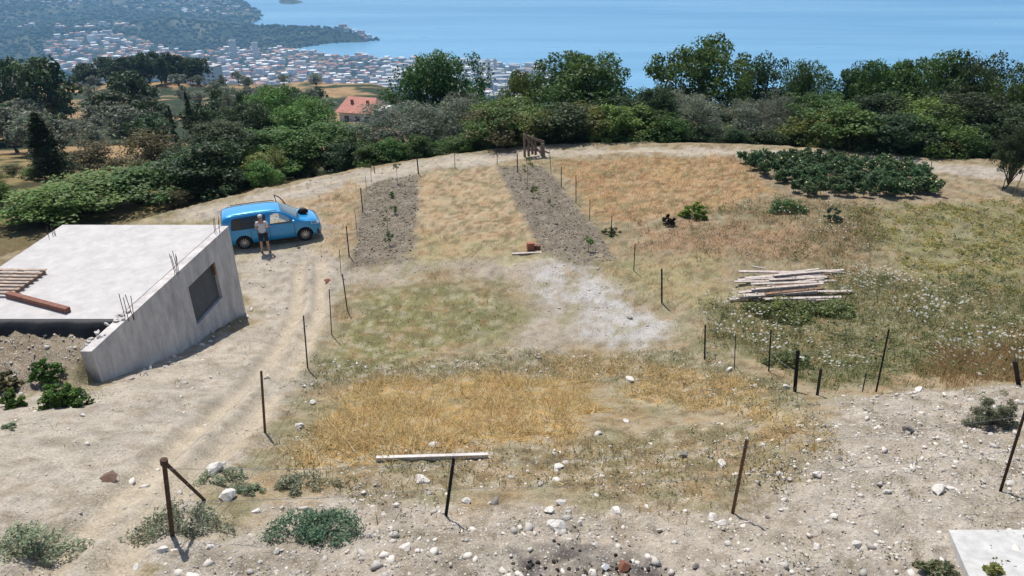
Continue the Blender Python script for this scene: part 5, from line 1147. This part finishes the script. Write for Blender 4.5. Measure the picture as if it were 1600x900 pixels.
for i in range(34):
    if i < 16: y_ = wy0+random.uniform(.1, 2.0); x_ = wx(y_)-random.uniform(.05, .35); z_ = ZS+.02; r_ = random.uniform(.04, .10); lb = 'pale rubble lump on top of the wall end of the concrete room'
    else: y_ = random.uniform(wy0, ry1+.3); x_ = wx(min(y_, ry1))+random.uniform(.05, .5); z_ = gz1(x_, y_)+.02; r_ = random.uniform(.05, .13); lb = 'rubble stone at the foot of the shaded concrete wall'
    o = link('rubble_stone', RK[i % 8], None, (x_, y_, z_), (random.uniform(-.4, .4), random.uniform(-.4, .4), random.uniform(0, 6)), (r_, r_*random.uniform(.6, 1), r_*.6)); tag(o, lb, 'rubble', 'rubble round the concrete room')
# ------------------------------------------------------------------ single weeds and bushes that can be told apart
BG = (0.225, 0.265, 0.165); GB = (0.125, 0.215, 0.125)
def weed(u, v, wpx, hm, col, label, name='weed_bush', nc=60, leaf=0.022, nper=46, cat='weed', aspect=.45, upright=False):
    q = P(u, v); w_ = wpx*pxm(q)/2; o = empty(name, (q[0], q[1], gz1(q[0], q[1]))); tag(o, label, cat)
    a = rng.uniform(0, 6.28, nc); r_ = np.sqrt(rng.uniform(0, 1, nc))*w_*(1+.25*np.sin(a*3+u)); z = hm*(1-(r_/w_/1.25)**2)*rng.uniform(.08, 1, nc); x_, y_ = r_*np.cos(a), r_*np.sin(a)*.75
    gzz = gz(x_+q[0], y_+q[1])-o.location.z
    link('foliage', leaves_mesh('foliage', np.stack([x_, y_, np.maximum(z, .03)+gzz], -1), np.full(nc, w_*.17+.02), nper, leaf, col, .3, .6, aspect, .3), o)
    mb = MB()
    for k in range(0, nc, 3): mb.tube([(0, 0, -.05), (x_[k]*.5, y_[k]*.5, z[k]*.6+gzz[k]*.5), (x_[k], y_[k], z[k]+gzz[k])], [.008, .005, .003], 4, False)
    link('stems', mb.mesh('stems', [M['bark']]), o); return o
weed(285, 826, 135, .30, BG, 'grey green weed clump round the foot of the braced corner post')
weed(500, 830, 135, .36, GB, 'dense blue green bush in the lower left foreground', nc=95)
weed(58, 856, 125, .32, BG, 'grey green weed clump in the lower left corner')
weed(472, 762, 90, .2, BG, 'loose grey green weed just above the dense blue green bush', nc=34)
weed(350, 752, 70, .22, BG, 'grey green weed growing over the pale rock by the brace', nc=30)
weed(395, 770, 50, .14, BG, 'small flat grey green weed right of the diagonal brace', nc=18)
weed(18, 670, 28, .12, BG, 'tiny grey green tuft on the track at the left edge', nc=10)
weed(80, 596, 46, .55, LG, 'bright green leafy plant on the earth heap by the slab', nc=40, leaf=.045, name='leafy_plant', cat='plant')
weed(102, 632, 66, .55, LG, 'larger bright green leafy plant below the earth heap', nc=55, leaf=.045, name='leafy_plant', cat='plant')
weed(24, 634, 36, .4, LG, 'small bright green leafy plant at the left frame edge', nc=26, leaf=.04, name='leafy_plant', cat='plant')
weed(12, 606, 44, .45, BR, 'brownish dried plant on the earth heap at the left edge', nc=30, leaf=.04, name='leafy_plant', cat='plant')
weed(1544, 664, 62, .75, (0.19, 0.20, 0.12), 'twiggy olive brown broom bush on the soil near the right edge', nc=70, leaf=.05, aspect=.12, name='broom_bush', cat='bush')
weed(1086, 340, 38, .75, (0.15, 0.22, 0.03), 'vivid yellow green bush in the middle of the dry field', nc=40, leaf=.06, name='green_bush', cat='bush')
weed(1044, 352, 24, .45, (0.025, 0.02, 0.018), 'black charred shrub left of the vivid green bush', nc=22, leaf=.05, name='charred_shrub', cat='shrub')
weed(1228, 330, 54, .7, (0.13, 0.19, 0.06), 'rounded green bush below the vegetable patch', nc=50, leaf=.05, name='green_bush', cat='bush')
weed(1298, 346, 26, .7, (0.08, 0.12, 0.075), 'dark blue green bush right of the rounded green bush', nc=26, leaf=.05, name='green_bush', cat='bush')
weed(1225, 490, 100, .42, (0.17, 0.225, 0.075), 'leafy green weed mass in front of the plank pile', nc=80, leaf=.05)
weed(1300, 487, 70, .40, (0.15, 0.205, 0.075), 'green weed mass right of the plank pile front', nc=60, leaf=.05)
weed(955, 366, 26, .35, (0.11, 0.15, 0.06), 'green tuft at the foot of a post beside the right tilled bed', nc=18, leaf=.04)
weed(1230, 570, 70, .42, (0.15, 0.19, 0.075), 'dark green weeds behind the posts at the flower patch edge', nc=50, leaf=.04)
weed(1460, 899, 60, .3, (0.13, 0.14, 0.07), 'thin weed at the left side of the white slab', nc=26, leaf=.03)
weed(1548, 899, 26, .12, (0.16, 0.19, 0.06), 'yellow green weed growing up over the white slab', nc=16, leaf=.04)

# vegetable patch: leafy plants in rough rows
vc, vl = crown_clumps(1.0, .9, .15, 6, 18, .2); vp = [leaves_mesh('foliage', crown_clumps(1.0, .9, .12, 6, 20, .2)[0], np.full(20, .17), 15, .075, (0.072, 0.125, 0.046), .25, .7, .8, .5) for _ in range(3)]
vst = MB().tube([(0, 0, -.1), (0, 0, .5), (.03, 0, .85)], [.02, .015, .008], 5).mesh('stem', [M['bark']])
vf = MB().lathe([(0, .012), (.05, .01), (.05, -.01), (0, -.012)], 8, 'Z').mesh('flower', [plain('pale_yellow_petals', (0.72, 0.66, 0.30), var=.1)])
vpoly = gp([(1152, 256), (1190, 250), (1275, 251), (1350, 253), (1400, 262), (1460, 288), (1485, 303), (1440, 308), (1330, 312), (1245, 305), (1215, 288)]); va = np.array(vpoly)
k = 0; n_t = 0
while k < 260 and n_t < 5000:
    n_t += 1; x = random.uniform(va[:, 0].min(), va[:, 0].max()); y = random.uniform(va[:, 1].min(), va[:, 1].max()); y = va[:, 1].min()+round((y-va[:, 1].min())/0.6)*0.6+random.uniform(-.12, .12)
    if poly_sd(np.array([x]), np.array([y]), vpoly)[0] < 0: continue
    o = empty('vegetable_plant', (x, y, gz1(x, y)), random.uniform(0, 6)); sc_ = random.uniform(.50, .85); o.scale = (sc_, sc_, sc_*random.uniform(.8, 1.15)); tag(o, ('dark leafy vegetable plant in the '+('near' if y < va[:, 1].min()+1.7 else 'middle' if y < va[:, 1].min()+4 else 'far')+' rows, '+lm(u_of(x, y, 0), [(1175, 'left end of the patch'), (1230, 'left part of the patch'), (1290, 'left of the patch middle'), (1340, 'middle of the patch'), (1390, 'right of the patch middle'), (1440, 'right part of the patch'), (1480, 'right end of the patch')])), 'vegetable plant', 'plants of the vegetable patch')
    link('foliage', vp[k % 3], o); link('stem', vst, o)
    if random.random() < .3: link('flower', vf, o, (random.uniform(-.25, .25), -.2, random.uniform(.85, 1.0)), (.6, 0, 0))
    k += 1

# ------------------------------------------------------------------ ground cover nobody could count
def scatter(n, x0, x1, y0, y1, dens):
    x = rng.uniform(x0, x1, n); y = rng.uniform(y0, y1, n); k = (np.abs(x) < 0.93*(y+4.2)) & (y < np.interp(x, EX, EY)+2); x, y = x[k], y[k]
    d = dens(x, y); k = rng.uniform(0, 1, len(x)) < d; return x[k], y[k]
def blades(x, y, h, wd_, lean, col, per=7, spread=.06, droop=0):
    n = len(x)*per; X = np.repeat(x, per)+rng.normal(0, 1, n)*spread; Y = np.repeat(y, per)+rng.normal(0, 1, n)*spread; Zg = gz(X, Y)
    H = np.repeat(h, per)*rng.uniform(.55, 1.25, n); a = rng.uniform(0, 6.28, n); l = lean*rng.uniform(.3, 1.3, n); l = np.clip(l, 0, 1.5)
    dx, dy, dz = np.sin(l)*np.cos(a), np.sin(l)*np.sin(a), np.cos(l); b = rng.uniform(0, 6.28, n); W = wd_*rng.uniform(.6, 1.4, n)*.5
    px, py = np.cos(b)*W, np.sin(b)*W
    up = np.where(dz < .35, rng.uniform(.01, .07, n), 0)
    V = np.stack([np.stack([X-px, Y-py, Zg-.01+up], -1), np.stack([X+px, Y+py, Zg-.01+up], -1), np.stack([X+dx*H, Y+dy*H, Zg+dz*H+up*.7], -1)], 1).reshape(-1, 3)
    c = np.repeat(col, per, 0)*rng.uniform(.75, 1.25, (n, 1)); return V, np.repeat(c, 3, 0)
def cover(name, parts, label, cat):
    V = np.concatenate([p[0] for p in parts]); c = np.concatenate([p[1] for p in parts])
    tag(link(name, np_mesh(name, V, np.arange(len(V)).reshape(-1, 3), [M['grass']], c)), label, cat, kind='stuff'); return len(V)//3
def cmix(a, b, n): t = rng.uniform(0, 1, (n, 1)); return alb(a)*(1-t)+alb(b)*t
def dn(*names):
    def f(x, y):
        wob = fbm(x*0.9, y*0.9, 5, 4)-0.5; r_ = np.zeros(x.shape); cl = sstep(.36, .58, fbm(x*1.6, y*1.6, 63, 3))
        for nm, k, cc in names: r_ = np.maximum(r_, zw(nm, x, y, wob)*k*(1-cc+cc*cl))
        for bl_ in ('bedleft', 'bedright'): r_ = r_*(1-sstep(-.1, .1, poly_sd(x, y, Z[bl_][0])))
        return r_
    return f
tot = 0
dstraw = dn(('straw', 1, .8), ('straw2', .8, .85), ('straw3', .9, .8), ('weeds', .06, .9))
x, y = scatter(17000, -6, 6, 8, 18.5, dstraw); h = rng.uniform(.22, .60, len(x)); PS = [blades(x, y, h, .017, 1.52, cmix((1., .93, .70), (.93, .75, .45), len(x)), 3, .12)]
x, y = scatter(2500, -6, 6, 8, 18.5, dstraw); h = rng.uniform(.12, .30, len(x)); PS.append(blades(x, y, h, .013, .7, cmix((.93, .78, .46), (.86, .64, .32), len(x)), 4, .07))
tot += cover('straw', PS, 'flattened golden straw on the bank', 'straw')
P1 = []
for zone_, n, hh, ca_, cb_, ln in (((('field', .9, .5), ('loop', .4, .5), ('brown', 1, .3)), 24000, .22, (.80, .66, .46), (.68, .51, .34), .7), ((('strip', .35, .8), ('stripgreen', .5, .5)), 9000, .08, (.82, .73, .55), (.74, .61, .45), .9),
                                   ((('redfield', .9, .4), ('rough', .9, .4)), 15000, .30, (.66, .52, .36), (.52, .40, .28), .6), ((('yellowgreen', .9, .4), ('verge', .35, .6)), 9000, .16, (.74, .68, .44), (.58, .57, .34), .8)):
    x, y = scatter(n*3, -20, 34, 8, 45, dn(*zone_)); h = hh*rng.uniform(.6, 1.4, len(x)); P1.append(blades(x, y, h*.75, .017, ln*1.25, cmix(np.array(ca_)+.07, np.array(cb_)+.07, len(x)), 4, .10))
# default dry cover on the rest of the plot (not on the track, soil, beds or gravel)
def rest(x, y):
    wob = fbm(x*0.9, y*0.9, 5, 4)-0.5; r_ = sstep(.44, .62, fbm(x*1.1, y*1.1, 65, 4))*.7
    for nm in ('road', 'soil', 'pad', 'bedleft', 'bedright', 'heap', 'burnt', 'patch'): r_ = r_*(1-np.clip(zw(nm, x, y, wob)*1.02, 0, 1)*(.93 if nm != 'soil' else .85))
    return r_
x, y = scatter(60000, -20, 34, 6, 45, rest); h = rng.uniform(.08, .22, len(x)); P1.append(blades(x, y, h, .014, 1.0, cmix((.76, .69, .50), (.62, .58, .41), len(x)), 4, .08))
x, y = scatter(9000, 8, 24, 10, 18, dn(('brown', 1, .6),)); h = rng.uniform(.3, .6, len(x)); P1.append(blades(x, y, h, .016, .5, cmix((.86, .74, .53), (.76, .60, .42), len(x)), 4, .10))
tot += cover('dry_grass', P1, 'dry tan and reddish grass over the terrace', 'grass')
P2 = []
for zone_, n, hh, ca_, cb_, ln in (((('green', .9, .45),), 9000, .14, (.56, .57, .34), (.42, .47, .27), .8), ((('banktop', .9, .4), ('weeds', .75, .6)), 26000, .19, (.52, .52, .35), (.40, .43, .27), .7),
                                   ((('flower', 1, .25), ('rough', .4, .6)), 20000, .38, (.50, .52, .30), (.36, .41, .21), .55), ((('weeds', .5, .7),), 9000, .16, (.66, .57, .36), (.56, .49, .30), .8), ((('yellow', .5, .6), ('pad', .10, .8)), 16000, .14, (.56, .57, .36), (.44, .47, .30), .8)):
    x, y = scatter(n*3, -14, 32, 6, 40, dn(*zone_)); h = hh*rng.uniform(.5, 1.5, len(x)); P2.append(blades(x, y, h*.7, .014, ln*1.2, cmix(np.array(ca_)+.10, np.array(cb_)+.10, len(x)), 4, .09))
def forbs(zone_, n, hh, ca_, cb_, leaf, per=9, ext=(-14, 32, 5, 42)):
    x, y = scatter(n*3, *ext, dn(*zone_)); m_ = len(x)*per; col = np.repeat(cmix(ca_, cb_, len(x)), per, 0)*rng.uniform(.7, 1.3, (m_, 1)); sp = np.repeat(rng.uniform(.05, .13, len(x)), per)
    X = np.repeat(x, per)+rng.normal(0, 1, m_)*sp; Y = np.repeat(y, per)+rng.normal(0, 1, m_)*sp; Zz = gz(X, Y)+np.repeat(hh*rng.uniform(.4, 1.4, len(x)), per)*rng.uniform(.1, 1, m_)
    a = rng.normal(size=(m_, 3)); a[:, 2] *= .5; a /= np.linalg.norm(a, axis=1)[:, None]; b = rng.normal(size=(m_, 3)); b[:, 2] *= .6; b /= np.linalg.norm(b, axis=1)[:, None]
    p = np.stack([X, Y, Zz], -1); l = (leaf*rng.uniform(.6, 1.5, m_))[:, None]; V = np.stack([p-a*l*.6, p+a*l*.6, p+b*l], 1).reshape(-1, 3); return V, np.repeat(col, 3, 0)
P2 += [forbs((('weeds', .9, .45), ('banktop', 1, .3)), 11000, .11, (.60, .56, .38), (.46, .47, .32), .030), forbs((('weeds', .8, .7),), 5000, .10, (.74, .62, .38), (.62, .50, .30), .028), forbs((('flower', 1, .2), ('rough', .6, .5)), 9000, .36, (.54, .56, .34), (.38, .45, .24), .05, 11),
       forbs((('green', .8, .5),), 3000, .06, (.58, .58, .36), (.46, .50, .32), .035), forbs((('soil', .38, .9), ('pad', .15, .8), ('road', .05, .9)), 8000, .07, (.62, .58, .42), (.50, .49, .36), .026), forbs((('rough', .8, .4), ('redfield', .7, .5), ('brown', 1, .2)), 6000, .26, (.66, .54, .38), (.52, .42, .30), .045)]
tot += cover('green_weeds', P2, 'low grey green grass and weeds on the bank and terrace', 'weeds')
tot += cover('yellowing_crop', [forbs((('yellow', .8, .95),), 12000, .14, (.82, .74, .40), (.68, .66, .36), .06, 10), forbs((('yellow', .6, .85),), 10000, .12, (.58, .60, .40), (.46, .53, .34), .06, 10)], 'patchy yellowing low crop in the right hand field', 'crop')
# white umbels over the weeds
x, y = scatter(20000, 4, 32, 12, 36, dn(('flower', .8, 1.0), ('rough', .2, .8))); n = len(x); zf = gz(x, y)+rng.uniform(.30, .62, n); r_ = rng.uniform(.018, .042, n)
ang = np.arange(6)*math.pi/3; V = np.stack([x[:, None]+r_[:, None]*np.cos(ang), y[:, None]+r_[:, None]*np.sin(ang), zf[:, None]+r_[:, None]*.4*np.sin(ang+x[:, None])], -1).reshape(-1, 3); b0 = np.arange(n)[:, None]*6
F = np.concatenate([b0+np.array([[0, 1, 2]]), b0+np.array([[0, 2, 3]]), b0+np.array([[0, 3, 4]]), b0+np.array([[0, 4, 5]])], 0)
tag(link('white_wildflowers', np_mesh('umbels', V, F, [M['grass']], np.tile(np.array([[.60, .60, .54]]), (len(V), 1)))), 'white umbel wildflowers scattered over green weeds', 'wildflowers', kind='stuff')
# gravel and clods
def stones(n, y0, y1, dens, lo, hi, sig=.55):
    x, y = scatter(n, -16, 20, y0, y1, dens); s_ = np.clip(lo*np.exp(np.abs(rng.normal(0, sig, len(x)))), lo, hi); return x, y, s_
x, y, s_ = stones(62000, 3.5, 20, dn(('soil', .95, .75), ('road', .13, .8), ('weeds', .35, .5), ('heap', .9, .2), ('banktop', .35, .6), ('rubble', 1, .35)), .010, .075, .72)
c = alb(np.stack([rng.uniform(.70, .92, len(x))]*3, -1)*np.array([1, .965, .91])); pos = np.stack([x, y, gz(x, y)+s_*.08], -1)
x2, y2, s2 = stones(14000, 20, 42, dn(('bedleft', .0, 0), ('road', .25, .6), ('gravel', .3, .4), ('pad', .15, .7)), .02, .09, .5); c2 = alb(np.stack([rng.uniform(.60, .80, len(x2))]*3, -1)*np.array([1, .96, .90]))
def bedd(x, y): return np.maximum(sstep(0, .2, poly_sd(x, y, Z['bedleft'][0])), sstep(0, .2, poly_sd(x, y, Z['bedright'][0])))
x3, y3 = scatter(30000, -12, 8, 20, 42, bedd); s3 = np.clip(.014*np.exp(np.abs(rng.normal(0, .6, len(x3)))), .012, .055); c3 = alb(np.where(rng.uniform(size=(len(x3), 1)) < .18, np.array([[.74, .70, .64]]), np.array([[.52, .475, .41]]))*rng.uniform(.85, 1.1, (len(x3), 1)))
pos = np.concatenate([pos, np.stack([x2, y2, gz(x2, y2)+s2*.2], -1), np.stack([x3, y3, gz(x3, y3)+s3*.2], -1)])
tag(link('loose_gravel', blobs('gravel', pos, np.concatenate([s_, s2, s3]), np.concatenate([c, c2, c3]), M['grass_solid'] if 'grass_solid' in M else M['far_leaf'], .42, .6)), 'small pale stones gravel and clods strewn over soil and track', 'gravel', kind='stuff')
# burnt patch and scraps
x, y = scatter(2500, -2, 4, 3.5, 8, dn(('burnt', .8, .3),)); s4 = rng.uniform(.01, .035, len(x)); cc = np.tile(alb((.16, .15, .15)), (len(x), 1))*rng.uniform(.5, 2, (len(x), 1))
tag(link('charcoal_and_ash', blobs('charcoal', np.stack([x, y, gz(x, y)+s4*.3], -1), s4, cc, M['far_leaf'], .35, .6)), 'black charcoal and ash of a small fire at the bottom edge', 'ash', kind='stuff')
def scrap(u, v, wpx, col, nm, lb, cat):
    q = P(u, v); r_ = wpx*pxm(q)/2; V = [(-r_, -r_*.6, 0), (r_*.2, -r_*.9, .02), (r_, -r_*.3, .05), (r_*.8, r_*.7, .03), (-.2*r_, r_, .06), (-r_*.9, r_*.4, .02), (0, 0, .09)]
    V += [(a[0]*.95, a[1]*.95, a[2]-.012) for a in V[:6]]
    o = link(nm, py_mesh(nm, V, [(0, 1, 6), (1, 2, 6), (2, 3, 6), (3, 4, 6), (4, 5, 6), (5, 0, 6)]+[(k, 7+k, 7+(k+1) % 6, (k+1) % 6) for k in range(6)], [plain(nm, col, var=.15)]), None, (q[0], q[1], gz1(q[0], q[1])+.02), (0, 0, random.uniform(0, 6))); tag(o, lb, cat)
scrap(946, 884, 14, (.72, .72, .70), 'paper_scrap', 'white paper scrap beside the burnt patch', 'scrap'); scrap(975, 890, 20, (.20, .085, .05), 'rusty_tin', 'flattened rusty tin right of the burnt patch', 'scrap')
scrap(174, 755, 26, (.15, .09, .065), 'clay_shard', 'flat red brown shard lying on the track', 'shard'); scrap(512, 441, 11, (.20, .075, .05), 'clay_shard', 'small dark red shard on the track near the fence', 'shard')
# boat and its wake
bq = S(1018, 121); bo = empty('motor_boat', (bq[0], bq[1], SEA), R(160)); tag(bo, 'tiny white motor boat heading left across the sea', 'boat')
link('hull', MB().add([(-4, -1.4, -.3), (3, -1.4, -.3), (5.5, 0, -.3), (3, 1.4, -.3), (-4, 1.4, -.3), (-4, -1.8, 1.2), (3, -1.7, 1.3), (6.5, 0, 1.6), (3, 1.7, 1.3), (-4, 1.8, 1.2)], [(0, 1, 6, 5), (1, 2, 7, 6), (2, 3, 8, 7), (3, 4, 9, 8), (4, 0, 5, 9), (5, 6, 7, 8, 9)]).mesh('hull', [WALLS[0]]), bo)
link('cabin', MB().box((-1.5, -1.1, 1.25), (1.8, 1.1, 2.6)).mesh('cabin', [WALLS[0]]), bo)
w0, w1 = S(1018, 121.5), S(1058, 128.5); dd = np.array(w1-w0); pn = np.array([-dd[1], dd[0], 0])/np.linalg.norm(dd); V = []
for i in range(41):
    f = i/40; p = w0+dd*f; ww = (2.5+9*f**.7)*(1-.55*f)*random.uniform(.75, 1.25)
    for k in (-1, -.4, .4, 1): V.append(tuple(p+pn*k*ww+np.array([0, 0, .12+.35*(1-abs(k))*(1-f)])))
tag(link('boat_wake', py_mesh('boat_wake', V, [tuple(f) for f in grid_faces(41, 4)], [plain('foam', (.75, .78, .80), var=.1, scale=.2)], True)), 'white foam wake trailing behind the small boat', 'wake', kind='stuff')
# ------------------------------------------------------------------ air
hm_ = bpy.data.materials.new('haze'); hm_.use_nodes = True; hn = hm_.node_tree; hn.nodes.clear()
ho = hn.nodes.new('ShaderNodeOutputMaterial'); hv = hn.nodes.new('ShaderNodeVolumePrincipled'); hv.inputs['Color'].default_value = (0.34, 0.66, 1.0, 1); hv.inputs['Density'].default_value = 0.00012; hv.inputs['Anisotropy'].default_value = 0.0
hn.links.new(hv.outputs[0], ho.inputs['Volume'])
hz = link('haze', MB().box((-24500, -1200, -600), (24500, 41000, 18)).mesh('haze', [hm_])); tag(hz, 'thin blue summer haze over the bay', 'haze', kind='stuff')
print('TRIS', sum(len(m_.loops)-2*len(m_.polygons) for m_ in bpy.data.meshes))
